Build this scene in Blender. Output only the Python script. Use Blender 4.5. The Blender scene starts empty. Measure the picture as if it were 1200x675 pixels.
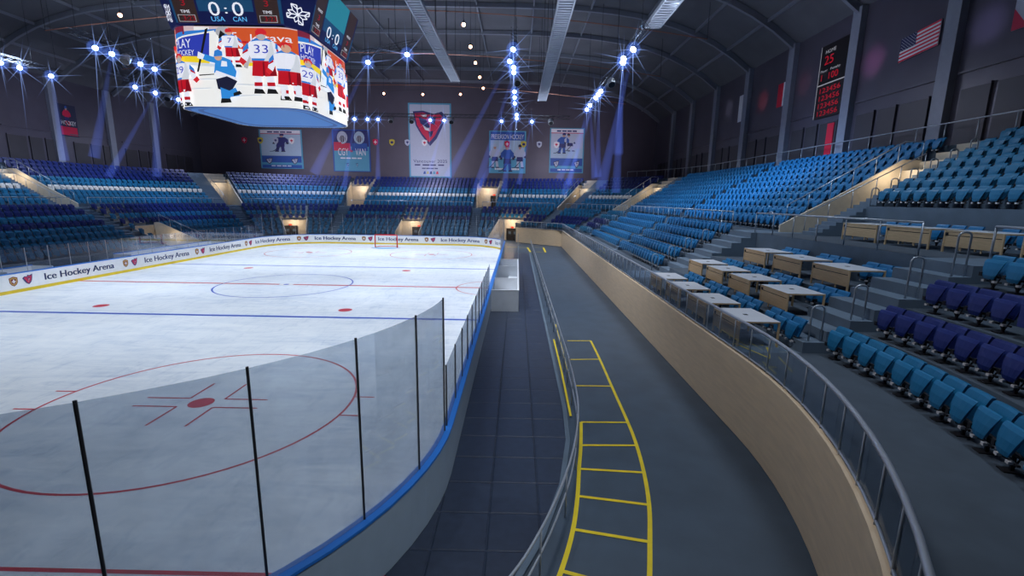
import bpy, math, random
import numpy as np
from mathutils import Vector, Matrix
random.seed(7)
SC = bpy.context.scene
COL = SC.collection
PI = math.pi

# ------------------------------------------------------------------ camera
CAM = Vector((16.634, -32.997, 6.332)); YAW, PITCH, ROLL, FPX = -.0084, .1888, .0158, 545.4
_F = Vector((math.sin(YAW)*math.cos(PITCH), math.cos(YAW)*math.cos(PITCH), -math.sin(PITCH)))
_R0 = Vector((math.cos(YAW), -math.sin(YAW), 0)); _U0 = _R0.cross(_F)
_R = _R0*math.cos(ROLL) + _U0*math.sin(ROLL); _U = _U0*math.cos(ROLL) - _R0*math.sin(ROLL)
cd = bpy.data.cameras.new('camera'); cam = bpy.data.objects.new('camera', cd); COL.objects.link(cam)
cd.sensor_width = 36; cd.lens = FPX/1200*36; cd.clip_end = 500; cd.clip_start = .05
cam.matrix_world = Matrix(((_R.x, _U.x, -_F.x, CAM.x), (_R.y, _U.y, -_F.y, CAM.y), (_R.z, _U.z, -_F.z, CAM.z), (0, 0, 0, 1)))
SC.camera = cam
def project(p):
    d = Vector(p) - CAM; z = d.dot(_F)
    if z < .2: return None
    return 600 + FPX*d.dot(_R)/z, 337.5 - FPX*d.dot(_U)/z, z

# ------------------------------------------------------------------ materials
MATS = {}
def mat(name, col, rough=.55, metal=0, emit=None, noise=0, nscale=3, bump=0, bscale=30, coord='Object', stretch=None, spec=.5):
    m = bpy.data.materials.new(name); m.use_nodes = True; MATS[name] = m
    nt = m.node_tree; b = nt.nodes['Principled BSDF']
    b.inputs['Base Color'].default_value = (*col, 1); b.inputs['Roughness'].default_value = rough
    b.inputs['Metallic'].default_value = metal; b.inputs['Specular IOR Level'].default_value = spec
    if emit: b.inputs['Emission Color'].default_value = (*col, 1); b.inputs['Emission Strength'].default_value = emit
    tc = nt.nodes.new('ShaderNodeTexCoord'); src = tc.outputs[coord]
    if stretch:
        mp = nt.nodes.new('ShaderNodeMapping'); mp.inputs['Scale'].default_value = stretch
        nt.links.new(src, mp.inputs['Vector']); src = mp.outputs[0]
    nz = nt.nodes.new('ShaderNodeTexNoise'); nz.inputs['Scale'].default_value = nscale; nz.inputs['Detail'].default_value = 6
    nt.links.new(src, nz.inputs['Vector'])
    rp = nt.nodes.new('ShaderNodeMapRange'); rp.inputs[3].default_value = 1-max(noise, .04); rp.inputs[4].default_value = 1+max(noise, .04)
    rp.inputs[1].default_value = .25; rp.inputs[2].default_value = .75
    nt.links.new(nz.outputs['Fac'], rp.inputs[0])
    mx = nt.nodes.new('ShaderNodeVectorMath'); mx.operation = 'SCALE'; mx.inputs[0].default_value = col
    nt.links.new(rp.outputs[0], mx.inputs['Scale']); nt.links.new(mx.outputs[0], b.inputs['Base Color'])
    if bump:
        n2 = nt.nodes.new('ShaderNodeTexNoise'); n2.inputs['Scale'].default_value = bscale; nt.links.new(src, n2.inputs['Vector'])
        bp = nt.nodes.new('ShaderNodeBump'); bp.inputs['Strength'].default_value = bump; bp.inputs['Distance'].default_value = .02
        nt.links.new(n2.outputs['Fac'], bp.inputs['Height']); nt.links.new(bp.outputs[0], b.inputs['Normal'])
    return m
def emis(name, col, s):
    m = bpy.data.materials.new(name); m.use_nodes = True; MATS[name] = m; nt = m.node_tree
    b = nt.nodes['Principled BSDF']; b.inputs['Base Color'].default_value = (*[c*.5 for c in col], 1); b.inputs['Roughness'].default_value = .6
    b.inputs['Emission Color'].default_value = (*col, 1); b.inputs['Emission Strength'].default_value = s
    return m
def glassmat(name, tint, haze=0, hazecol=(.7, .75, .8), refl=1.0, rough=.02):
    m = bpy.data.materials.new(name); m.use_nodes = True; MATS[name] = m; nt = m.node_tree
    for n in list(nt.nodes):
        if n.type == 'BSDF_PRINCIPLED': nt.nodes.remove(n)
    out = nt.nodes['Material Output']
    tr = nt.nodes.new('ShaderNodeBsdfTransparent'); tr.inputs[0].default_value = (*tint, 1)
    gl = nt.nodes.new('ShaderNodeBsdfGlossy'); gl.inputs[0].default_value = (.85*refl, .9*refl, 1*refl, 1); gl.inputs['Roughness'].default_value = rough
    fr = nt.nodes.new('ShaderNodeFresnel'); fr.inputs[0].default_value = 1.3
    mix = nt.nodes.new('ShaderNodeMixShader'); fm = nt.nodes.new('ShaderNodeMath'); fm.operation = 'MULTIPLY'; fm.inputs[1].default_value = .3; nt.links.new(fr.outputs[0], fm.inputs[0]); nt.links.new(fm.outputs[0], mix.inputs[0])
    nt.links.new(tr.outputs[0], mix.inputs[1]); nt.links.new(gl.outputs[0], mix.inputs[2]); last = mix
    if haze:
        df = nt.nodes.new('ShaderNodeBsdfDiffuse'); df.inputs[0].default_value = (*hazecol, 1)
        tc = nt.nodes.new('ShaderNodeTexCoord'); nz = nt.nodes.new('ShaderNodeTexNoise'); nz.inputs['Scale'].default_value = 1.6; nz.inputs['Detail'].default_value = 8
        nt.links.new(tc.outputs['Object'], nz.inputs['Vector'])
        mr = nt.nodes.new('ShaderNodeMapRange'); mr.inputs[1].default_value = .3; mr.inputs[2].default_value = .8; mr.inputs[3].default_value = haze*.75; mr.inputs[4].default_value = haze*1.35
        nt.links.new(nz.outputs['Fac'], mr.inputs[0])
        m2 = nt.nodes.new('ShaderNodeMixShader'); nt.links.new(mr.outputs[0], m2.inputs[0])
        nt.links.new(mix.outputs[0], m2.inputs[1]); nt.links.new(df.outputs[0], m2.inputs[2]); last = m2
    nt.links.new(last.outputs[0], out.inputs['Surface'])
    return m

mat('concrete', (.105, .155, .215), .7, noise=.12, nscale=1.5, bump=.15)
mat('concrete_light', (.15, .21, .28), .7, noise=.1, nscale=1.5, bump=.15)
mat('terrace_dark', (.05, .072, .10), .75, noise=.15, nscale=2)
mat('seat_light_blue', (.012, .17, .36), .38, noise=.05)
mat('seat_blue', (.008, .16, .38), .4, noise=.05)
mat('seat_teal', (.012, .155, .31), .4, noise=.05)
mat('seat_indigo', (.008, .021, .15), .38, noise=.05)
mat('seat_white', (.85, .80, .74), .45, noise=.05)
mat('bracket_metal', (.02, .02, .024), .5, .3)
mat('white_clip', (.75, .75, .78), .4)
mat('steel', (.46, .51, .58), .32, .5)
mat('steel_dark', (.06, .065, .075), .4, .6)
mat('black', (.012, .012, .014), .5)
mat('rubber_black', (.02, .02, .025), .7)
mat('desk_white', (.62, .66, .72), .35, noise=.03)
mat('desk_wood', (.62, .45, .26), .5, noise=.12, nscale=4, stretch=(1, 8, 8))
mat('plywood', (.80, .645, .45), .5, noise=.09, nscale=2.2, stretch=(1.2, .55, 4.5), bump=.05)
mat('cream_wall', (.66, .59, .48), .7, noise=.08)
mat('board_white', (.93, .94, .96), .3, noise=.03)
mat('board_back', (.38, .49, .62), .4, noise=.05)
mat('box_white', (.80, .84, .90), .45, noise=.04)
mat('kick_yellow', (.80, .58, .015), .4)
mat('cap_blue', (.025, .20, .70), .4)
mat('text_navy', (.018, .05, .22), .5)
mat('line_red', (.62, .03, .06), .35, noise=.1)
mat('line_blue', (.03, .10, .58), .35, noise=.08)
mat('crease_blue', (.25, .55, .85), .4)
mat('mark_yellow', (.72, .56, .01), .6, noise=.12)
mat('logo_red', (.62, .015, .07), .5)
mat('logo_navy', (.03, .035, .16), .5)
mat('logo_maroon', (.22, .02, .02), .5)
mat('logo_gold', (.55, .36, .08), .5)
mat('pure_white', (.85, .85, .87), .5)
mat('goal_red', (.65, .02, .03), .35)
mat('net', (.75, .77, .8), .7)
mat('column_paint', (.26, .29, .36), .45, noise=.06)
mat('wall_paint', (.085, .08, .11), .34, noise=.08, nscale=.8)
mat('wall_far_paint', (.10, .088, .115), .5, noise=.08, nscale=.5)
mat('wall_lower', (.05, .048, .058), .45, noise=.1, nscale=.8)
mat('roof_panel', (.11, .115, .135), .6, noise=.15, nscale=.4)
mat('roof_steel', (.22, .24, .29), .5, .1)
mat('duct_grey', (.42, .46, .53), .4, .2)
mat('copper_rod', (.36, .16, .11), .4, .4)
mat('door_dark', (.025, .02, .02), .5)
mat('flag_red', (.72, .015, .05), .7)
mat('flag_navy', (.015, .02, .10), .7)
mat('flag_white', (.88, .89, .92), .7)
mat('banner_teal', (.10, .36, .52), .6)
mat('banner_ice', (.42, .56, .68), .6)
mat('banner_blue', (.03, .10, .38), .6)
mat('banner_dark', (.03, .035, .08), .6)
mat('banner_grey', (.50, .55, .66), .6)
mat('skin', (.55, .33, .24), .6)
mat('shield_yellow', (.6, .5, .05), .5)
mat('fixture_black', (.02, .02, .024), .4, .3)
mat('fixture_white', (.5, .52, .56), .4)
mat('score_black', (.012, .010, .012), .4)
emis('score_red', (.6, .01, .03), .4)
emis('score_white', (.6, .6, .65), .3)
emis('lamp_blue', (.22, .42, 1), 40)
emis('lamp_cool', (.6, .75, 1), 40)
emis('lamp_warm', (1, .50, .28), 14)
emis('exit_red', (1, .06, .02), .8)
emis('niche_lamp', (1, .75, .45), 14)
# video screen colours
SCR = dict(scr_ice=(.86, .86, .84), scr_maroon=(.20, .02, .05), scr_pink=(.62, .48, .50), scr_blue=(.03, .20, .62), scr_navy=(.03, .05, .42),
           scr_yellow=(.85, .62, .02), scr_orange=(.62, .09, .025), scr_red=(.50, .008, .02), scr_dred=(.22, .004, .012), scr_jersey=(.80, .82, .92),
           scr_dark=(.012, .014, .04), scr_bjersey=(.03, .25, .68), scr_skin=(.62, .36, .25), scr_grey=(.42, .42, .45), scr_black=(.01, .01, .012),
           scr_helmet=(.62, .02, .03), scr_cyan=(.12, .50, .95), scr_shadow=(.62, .66, .72))
for k_, c_ in SCR.items(): emis(k_, c_, .9)
emis('panel_navy', (.006, .010, .065), .8); emis('panel_brown', (.035, .02, .02), .8)
emis('panel_grad', (.010, .06, .15), .8); emis('panel_teal', (.02, .22, .30), .8)
emis('fascia_blue', (.035, .16, .46), .55); emis('fascia_deep', (.015, .07, .26), .55)
glassmat('rink_glass', (.78, .82, .865), haze=.13, hazecol=(.85, .92, 1.0))
glassmat('far_glass', (.94, .95, .97), haze=.01)
glassmat('rail_glass', (.88, .91, .94), haze=.004, refl=.7)

# ------------------------------------------------------------------ mesh builder
LOC = {}
class MB:
    def __init__(s): s.v = []; s.f = []; s.m = []
    def poly(s, pts, mi=0):
        n = len(s.v); s.v += [tuple(p) for p in pts]; s.f.append(tuple(range(n, n+len(pts)))); s.m.append(mi)
    def faces(s, v, f, mi=0):
        n = len(s.v); s.v += [tuple(p) for p in v]
        for q in f: s.f.append(tuple(i+n for i in q)); s.m.append(mi)
    def hexa(s, p, mi=0, top=None):      # 4 bottom + 4 top points
        s.faces(p, [(3, 2, 1, 0), (0, 1, 5, 4), (1, 2, 6, 5), (2, 3, 7, 6), (3, 0, 4, 7)], mi)
        n = len(s.v)-8; s.f.append((n+4, n+5, n+6, n+7)); s.m.append(mi if top is None else top)
    def box(s, x0, x1, y0, y1, z0, z1, mi=0, top=None, M=None):
        p = [(x0, y0, z0), (x1, y0, z0), (x1, y1, z0), (x0, y1, z0), (x0, y0, z1), (x1, y0, z1), (x1, y1, z1), (x0, y1, z1)]
        if M is not None: p = [M @ Vector(q) for q in p]
        s.hexa(p, mi, top)
    def tube(s, pts, r, n=8, mi=0, r2=None, closed=False):
        pts = [Vector(p) for p in pts]; k = len(pts); rings = []
        up = Vector((0, 0, 1))
        for i, p in enumerate(pts):
            a = pts[(i-1) % k] if closed or i > 0 else p; b = pts[(i+1) % k] if closed or i < k-1 else p
            d = (b-a); d = d.normalized() if d.length > 1e-9 else Vector((0, 0, 1))
            x = d.cross(up); x = x.normalized() if x.length > 1e-3 else Vector((1, 0, 0))
            y = x.cross(d)
            rr = r if r2 is None else r + (r2-r)*i/max(1, k-1)
            rings.append([p + (x*math.cos(2*PI*j/n) + y*math.sin(2*PI*j/n))*rr for j in range(n)])
        base = len(s.v)
        for rg in rings: s.v += [tuple(q) for q in rg]
        for i in range(k if closed else k-1):
            i2 = (i+1) % k
            for j in range(n):
                s.f.append((base+i*n+j, base+i*n+(j+1) % n, base+i2*n+(j+1) % n, base+i2*n+j)); s.m.append(mi)
        if not closed:
            s.f.append(tuple(base+j for j in range(n-1, -1, -1))); s.m.append(mi)
            s.f.append(tuple(base+(k-1)*n+j for j in range(n))); s.m.append(mi)
    def sweep(s, path, section, mi=0, cap=True, mis=None):
        # path: list of functions (a,b)->xyz ; section: list of (a,b), closed
        k = len(section); base = len(s.v)
        for fn in path: s.v += [tuple(fn(a, b)) for a, b in section]
        for i in range(len(path)-1):
            for j in range(k):
                s.f.append((base+i*k+j, base+i*k+(j+1) % k, base+(i+1)*k+(j+1) % k, base+(i+1)*k+j)); s.m.append(mis[j] if mis else mi)
        if cap:
            s.f.append(tuple(base+j for j in range(k-1, -1, -1))); s.m.append(mi)
            s.f.append(tuple(base+(len(path)-1)*k+j for j in range(k))); s.m.append(mi)
    def sphere(s, c, r, n=10, m=6, mi=0, sc=(1, 1, 1)):
        v = []; f = []
        for i in range(m+1):
            th = PI*i/m
            for j in range(n): v.append((c[0]+r*sc[0]*math.sin(th)*math.cos(2*PI*j/n), c[1]+r*sc[1]*math.sin(th)*math.sin(2*PI*j/n), c[2]+r*sc[2]*math.cos(th)))
        for i in range(m):
            for j in range(n): f.append((i*n+j, (i+1)*n+j, (i+1)*n+(j+1) % n, i*n+(j+1) % n))
        s.faces(v, f, mi)
    def build(s, name, mats, parent=None, smooth=False, label=None, kind=None, category=None, group=None, recalc=True):
        off = LOC.get(parent, Vector((0, 0, 0))) if parent is not None else Vector((0, 0, 0))
        me = bpy.data.meshes.new(name)
        me.from_pydata([(a-off.x, b-off.y, c-off.z) for a, b, c in s.v], [], s.f)
        for m in ([mats] if isinstance(mats, str) else mats): me.materials.append(MATS[m])
        me.polygons.foreach_set('material_index', s.m)
        if smooth: me.polygons.foreach_set('use_smooth', [True]*len(s.f))
        me.update()
        if recalc and len(s.f) < 20000:
            import bmesh
            bm = bmesh.new(); bm.from_mesh(me); bmesh.ops.recalc_face_normals(bm, faces=bm.faces); bm.to_mesh(me); bm.free()
        o = bpy.data.objects.new(name, me); COL.objects.link(o)
        if parent is not None: o.parent = parent; LOC[o] = off
        tag(o, label, category, group, kind)
        return o
def tag(o, label=None, cat=None, group=None, kind=None):
    if label: o['label'] = label
    if cat: o['category'] = cat
    if group: o['group'] = group
    if kind: o['kind'] = kind
def thing(name, label, cat, loc=(0, 0, 0), rz=0, group=None, local=False):
    o = bpy.data.objects.new(name, None); COL.objects.link(o); o.location = loc; o.rotation_euler = (0, 0, rz)
    o.empty_display_size = .2
    LOC[o] = Vector((0, 0, 0)) if local else Vector(loc)
    tag(o, label, cat, group); return o
def copy_tree(o, parent=None):
    c = o.copy(); COL.objects.link(c)
    if parent is not None: c.parent = parent
    for ch in list(o.children): copy_tree(ch, c)
    return c
ORD = 'zeroth first second third fourth fifth sixth seventh eighth ninth tenth eleventh twelfth thirteenth fourteenth fifteenth sixteenth seventeenth eighteenth nineteenth twentieth'.split()
TENS = {2: 'twenty', 3: 'thirty', 4: 'forty', 5: 'fifty', 6: 'sixty', 7: 'seventy'}
def ordinal(n):
    if n <= 20: return ORD[n]
    if n % 10 == 0: return TENS[n//10][:-1]+'ieth'
    return TENS[n//10]+'-'+ORD[n % 10]

# text -> list of polygons in 2D, normalised so cap height = 1 (Bfont cap height ~ .7)
_TX = {}
def text_mesh(body, align='CENTER'):
    key = (body, align)
    if key in _TX: return _TX[key]
    cu = bpy.data.curves.new('lettering', 'FONT'); cu.body = body; cu.align_x = align; cu.size = 1/.7; cu.resolution_u = 3
    ob = bpy.data.objects.new('lettering', cu); COL.objects.link(ob)
    me = bpy.data.meshes.new_from_object(ob)
    v = [(p.co.x, p.co.y) for p in me.vertices]; f = [tuple(p.vertices) for p in me.polygons]
    bpy.data.objects.remove(ob); bpy.data.curves.remove(cu); bpy.data.meshes.remove(me)
    _TX[key] = (v, f); return v, f
def put_text(mb, body, fn, cx, cy, h, mi=0, width=None, align='CENTER', bold=0):
    v, f = text_mesh(body, align)
    xs = [p[0] for p in v]; w = max(xs)-min(xs); sx = h if width is None else width/w
    c0 = (max(xs)+min(xs))/2 if align == 'CENTER' else min(xs)
    for d in ([0] if not bold else [-bold, 0, bold]):
        mb.faces([fn(cx+(a-c0)*sx+d, cy+b*h) for a, b in v], f, mi)
def put_poly(mb, fn, pts, mi, dz=None):
    mb.poly([fn(*p) if dz is None else fn(p[0], p[1], dz) for p in pts], mi)
def ell(cx, cy, rx, ry, n=12, a0=0):
    return [(cx+rx*math.cos(a0+2*PI*i/n), cy+ry*math.sin(a0+2*PI*i/n)) for i in range(n)]

# emblem: angular animal head in red and navy (unit box, centre 0,0)
HEAD_O = [(-.5, .18), (-.28, .34), (-.05, .30), (.02, .46), (.2, .38), (.5, .5), (.44, .12), (.38, -.1), (.28, -.3), (.05, -.5), (-.2, -.34), (-.34, -.12)]
HEAD_R = [(-.36, .16), (-.22, .26), (-.02, .22), (.08, .34), (.24, .28), (.4, .38), (.34, .08), (.26, -.16), (.04, -.38), (-.12, -.26), (-.2, -.06)]
def put_head(mb, fn, cx, cy, s, mr, mn, mw, dz=0.004):
    T = lambda P: [(cx+a*s, cy+b*s) for a, b in P]
    put_poly(mb, fn, T(HEAD_O), mn, dz); put_poly(mb, fn, T(HEAD_R), mr, dz*2)
    for P in ([(-.2, .12), (.12, .18), (.26, .12), (.02, .06)], [(-.1, -.02), (.14, -.04), (.24, -.12), (.06, -.12)], [(.0, -.22), (.1, -.2), (.08, -.3)]):
        put_poly(mb, fn, T(P), mn, dz*3)
    put_poly(mb, fn, T([(.02, .02), (.14, .04), (.16, -.01), (.06, -.02)]), mw, dz*4)
    put_poly(mb, fn, T([(-.04, -.16), (.1, -.14), (.04, -.2)]), mw, dz*4)
SHIELD = [(-.42, .36), (-.2, .44), (0, .5), (.2, .44), (.42, .36), (.40, -.1), (.26, -.34), (0, -.5), (-.26, -.34), (-.40, -.1)]
def put_shield(mb, fn, cx, cy, s, m1, m2, m3, dz=.004):
    T = lambda P, k: [(cx+a*s*k, cy+b*s*k) for a, b in P]
    put_poly(mb, fn, T(SHIELD, 1), m1, dz); put_poly(mb, fn, T(SHIELD, .82), m2, dz*2); put_poly(mb, fn, T(SHIELD, .6), m1, dz*3)
    put_poly(mb, fn, T([(-.1, .34), (.1, .34), (.1, .1), (.3, .1), (.3, -.1), (.1, -.1), (.1, -.32), (-.1, -.32), (-.1, -.1), (-.3, -.1), (-.3, .1), (-.1, .1)], .6), m3, dz*4)

# ------------------------------------------------------------------ bowl plan
YN, YF, XC, RR = -21., 24., 10., 15.
T_FE = YF + RR*PI/2; T_LA = T_FE + 2*XC; T_LS = T_LA + RR*PI/2
def ring(t, off):
    """point and outward normal on the seating bowl; off = distance outside the front seat line (x = 25)"""
    if t < YN:
        a = (t-YN)/17.2; n = Vector((math.cos(a), math.sin(a), 0)); return Vector((7.8, YN, 0))+n*(17.2+off), n
    elif t <= YF: return Vector((XC+RR+off, t, 0)), Vector((1, 0, 0))
    elif t < T_FE: a = (t-YF)/RR; c = (XC, YF)
    elif t <= T_LA: return Vector((XC-(t-T_FE), YF+RR+off, 0)), Vector((0, 1, 0))
    elif t < T_LS: a = PI/2+(t-T_LA)/RR; c = (-XC, YF)
    else: return Vector((-XC-RR-off, YF-(t-T_LS), 0)), Vector((-1, 0, 0))
    n = Vector((math.cos(a), math.sin(a), 0)); return Vector((c[0], c[1], 0))+n*(RR+off), n
def tsamples(t0, t1, step=1.2):
    cuts = sorted({t0, t1} | {c for c in (YN, YF, T_FE, T_LA, T_LS) if t0 < c < t1}); out = []
    for a, b in zip(cuts, cuts[1:]):
        mid = (a+b)/2; straight = (YN <= mid <= YF) or (T_FE <= mid <= T_LA) or mid >= T_LS
        n = 1 if straight else max(1, int(math.ceil((b-a)/step)))
        out += [a+(b-a)*i/n for i in range(n)]
    return out+[t1]
def rp(t, off, z): p, n = ring(t, off); return Vector((p.x, p.y, z))
def t_of_y(y): return T_LS + (YF-y)
def t_of_x(x): return T_FE + (XC-x)
# ------------------------------------------------------------------ setting: floors, terraces, walls, roof
def struct(mb, name, mats, smooth=False, parent=None): return mb.build(name, mats, parent, smooth, kind='structure' if parent is None else None)
mat('concourse', (.042, .068, .102), .5, noise=.16, nscale=1.2, bump=.1)
mb = MB(); mb.box(-42, 42, -48, 56, -.35, -.02); struct(mb, 'floor', 'concourse')

def terrace(name, t0, t1, prof, zb, mats=('terrace_dark', 'concrete'), step=1.2):
    """prof: (off, z) polyline; horizontal runs take mats[0], risers mats[1]"""
    mb = MB(); ts = tsamples(t0, t1, step); k = len(prof)
    for t in ts:
        for o, z in prof: mb.v.append(tuple(rp(t, o, z)))
    for i in range(len(ts)-1):
        for j in range(k-1):
            mb.f.append((i*k+j, (i+1)*k+j, (i+1)*k+j+1, i*k+j+1)); mb.m.append(0 if abs(prof[j][1]-prof[j+1][1]) < 1e-6 else 1)
    for t in (t0, t1):
        for j in range(k-1):
            if abs(prof[j][1]-prof[j+1][1]) < 1e-6 and prof[j][1] > zb+.01:
                mb.poly([rp(t, prof[j][0], zb), rp(t, prof[j+1][0], zb), rp(t, prof[j+1][0], prof[j][1]), rp(t, prof[j][0], prof[j][1])], 1)
    return struct(mb, name, list(mats))
def steps_prof(o0, z0, o1, z1, n):
    pr = []
    for i in range(n):
        pr += [(o0+(o1-o0)*i/n, z0+(z1-z0)*i/n), (o0+(o1-o0)*i/n, z0+(z1-z0)*(i+1)/n)]
    return pr+[(o1, z1)]
ZW, ZP, ZU = 2.2, 4.75, 6.25          # lower walkway, middle platform, upper stand front
PO, UO = 4.8, 9.0
S1R = [(.2, 2.2), (1.3, 2.85), (2.5, 3.55), (3.7, 4.25)]
def prof_s1(): return [(-2.1, 2.2), (1.15, 2.2), (1.15, 2.85), (2.35, 2.85), (2.35, 3.55), (3.55, 3.55), (3.55, 4.25), (4.6, 4.25), (4.6, ZP), (UO, ZP)]
def prof_media(): return [(-2.1, 2.2), (.05, 2.2), (.05, 2.75), (2.25, 2.75), (2.25, 3.45), (4.6, 3.45), (4.6, ZP), (UO, ZP)]
def kz(k): return 2.2+.51*k
def ko(k): return .1+.97*k
def prof_rows(k0, front, end=UO, base=None):
    pr = [(front, kz(k0) if base is None else base)]
    if base is not None: pr += [(ko(k0), base)]
    for k in range(k0, 5):
        if k > k0 or base is not None: pr += [(ko(k), kz(k))]
        pr += [(ko(k+1) if k < 4 else PO, kz(k))]
    return pr+[(PO, ZP), (end, ZP)]
def uz(j): return ZU+.48*j
def uo(j): return UO+.88*j
def prof_upper(j0=0):
    pr = [(uo(j0), ZP)]
    for j in range(j0, 7): pr += [(uo(j), uz(j)), (uo(j+1) if j < 6 else 15.3, uz(j))]
    return pr+[(15.3, 9.6), (16.5, 9.6)]
# lower tier, right side from the near curve to the far corner
terrace('terrace', YN-13.5, -20.4, prof_s1(), 0)
terrace('terrace', -18.5, -7.6, prof_media(), 0)
terrace('stairs', -20.4, -18.5, [(-2.1, 2.2)]+steps_prof(-.3, 2.2, 4.6, ZP, 8)+[(UO, ZP)], 0, ('concrete', 'concrete_light'))
terrace('stairs', -7.6, -5.0, [(-2.1, 2.2)]+steps_prof(.3, 2.2, PO, ZP, 9)+[(UO, ZP)], 0, ('concrete', 'concrete_light'))
LOWER = [('r5', -5.0, 6.9), ('a5', 6.9, 7.6), ('r5', 7.6, 21.6), ('a5', 21.6, 23.0), ('r5', 23.0, 28.4), ('a5', 28.4, 29.6), ('r5', 29.6, 36.0), ('a5', 36.0, 37.2),
         ('r5', 37.2, 40.6), ('tun', 40.6, 44.2), ('r8', 44.2, 46.9), ('a8', 46.9, 48.1), ('r8', 48.1, 55.4), ('nic', 55.4, 58.9), ('r8', 58.9, 68.0), ('a8', 68.0, 69.2),
         ('r8', 69.2, 73.0), ('nic', 73.0, 76.4), ('r8', 76.4, 80.4), ('a8', 80.4, 81.6), ('r8', 81.6, 93.4), ('ltun', 93.4, 96.6), ('r8', 96.6, 97.9), ('a8', 97.9, 99.4), ('r8', 99.4, 120.0)]
for kind, t0, t1 in LOWER:
    if kind == 'r5': terrace('terrace', t0, t1, prof_rows(0, -2.1 if t1 < 24 else -.55), 0)
    elif kind == 'a5': terrace('stairs', t0, t1, [(-2.1 if t1 < 24 else -.55, 2.2)]+steps_prof(.3, 2.2, PO, ZP, 10)+[(UO, ZP)], 0, ('concrete', 'concrete_light'))
    elif kind == 'r8': terrace('terrace', t0, t1, prof_rows(-3, -3.3, base=.0), 0)
    elif kind == 'a8': terrace('stairs', t0, t1, [(-3.3, 0)]+steps_prof(-3.2, 0, PO, ZP, 16)+[(UO, ZP)], 0, ('concrete', 'concrete_light'))
    elif kind in ('nic', 'tun'):
        k0 = 1 if kind == 'nic' else 2
        pr = [(ko(k0), 0)]
        for k in range(k0, 5): pr += [(ko(k), kz(k)), (ko(k+1) if k < 4 else PO, kz(k))]
        terrace('terrace', t0, t1, pr+[(PO, ZP), (UO, ZP)], 0, ('terrace_dark', 'cream_wall'))
    elif kind == 'ltun':
        pr = [(ko(1), 0)]
        for k in range(1, 5): pr += [(ko(k), kz(k)), (ko(k+1) if k < 4 else PO, kz(k))]
        terrace('terrace', t0, t1, pr+[(PO, ZP), (UO, ZP)], 0, ('terrace_dark', 'cream_wall'))
# upper tier
UPPER = [('r', YN-13.5, -20.4), ('a', -20.4, -18.5), ('r', -18.5, -9.3), ('v', -9.3, -6.6), ('r', -6.6, 9.9), ('g', 9.9, 10.5), ('r', 10.5, 27.4), ('v', 27.4, 29.8), ('r', 29.8, 35.6), ('v', 35.6, 37.8),
         ('r', 37.8, 45.6), ('n', 45.6, 48.0), ('r', 48.0, 66.8), ('n', 66.8, 69.2), ('r', 69.2, 79.6), ('v', 79.6, 82.2), ('r', 82.2, 97.0), ('v', 97.0, 99.6), ('r', 99.6, 120.0)]
for kind, t0, t1 in UPPER:
    if kind == 'r': terrace('terrace', t0, t1, prof_upper(0 if t0 < -10 else -3), ZP-.01)
    elif kind == 'v':
        s0, s1, c0, c1 = (t0, t0+1.15, t0+1.15, t1) if t0 < 60 else (t1-1.15, t1, t0, t1-1.15)
        terrace('stairs', s0, s1, steps_prof(UO-2.3, ZP, 15.3, 9.6, 28)+[(16.5, 9.6)], ZP-.01, ('concrete', 'concrete_light'))
        terrace('terrace', c0, c1, prof_upper(4), ZP-.01, ('terrace_dark', 'cream_wall'))
    elif kind in ('a', 'g'): terrace('stairs', t0, t1, steps_prof(UO-(2.3 if kind in 'vg' else 0), ZP, 15.3, 9.6, 20)+[(16.5, 9.6)], ZP-.01, ('concrete', 'concrete_light'))
    else:
        terrace('terrace', t0, t1, prof_upper(4), ZP-.01, ('terrace_dark', 'cream_wall'))
# filler between the wood wall corner and the curved walkway
mb = MB(); pts = [(22.72, 22.9, 2.2), (22.72, 31.2, 2.2), (16.5, 36.75, 2.2)]
arc = [rp(t, -.5, 2.195) for t in tsamples(22.9, 40.6)][::-1]
mb.poly(pts+[tuple(p) for p in arc]); struct(mb, 'terrace', 'terrace_dark')

# plywood parapet round the concourse
def wood_path():
    out = []
    for i in range(19, -1, -1):
        a = -.95*i/19; out.append((7.8+15*math.cos(a), YN+15*math.sin(a)))
    return out+[(22.8, 24.0), (22.8, 31.2), (16.5, 36.8)]
def offset_path(P, d):
    out = []
    for i, p in enumerate(P):
        a = Vector(P[max(0, i-1)]); b = Vector(P[min(len(P)-1, i+1)])
        if 0 < i < len(P)-1:
            d1 = (Vector(P[i])-a).normalized(); d2 = (b-Vector(P[i])).normalized(); t = (d1+d2).normalized()
            n = Vector((t.y, -t.x)); k = max(.4, n.dot(Vector((d1.y, -d1.x))))
            out.append((p[0]+n.x*d/k, p[1]+n.y*d/k))
        else:
            t = (b-a).normalized(); out.append((p[0]+t.y*d, p[1]-t.x*d))
    return out
WP = wood_path(); WO = offset_path(WP, .16)
mb = MB()
mb.sweep([(lambda a, b, p=p, q=q: (p[0]+(q[0]-p[0])*a, p[1]+(q[1]-p[1])*a, b)) for p, q in zip(WP, WO)], [(0, 0), (1, 0), (1, 2.2), (0, 2.2)])
struct(mb, 'wall_concourse', 'plywood')
# dark return wall of the far corner tunnel
mb = MB(); mb.box(16.42, 16.6, 36.8, 40.6, 0, 2.7); struct(mb, 'wall_tunnel', 'concrete')

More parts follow.
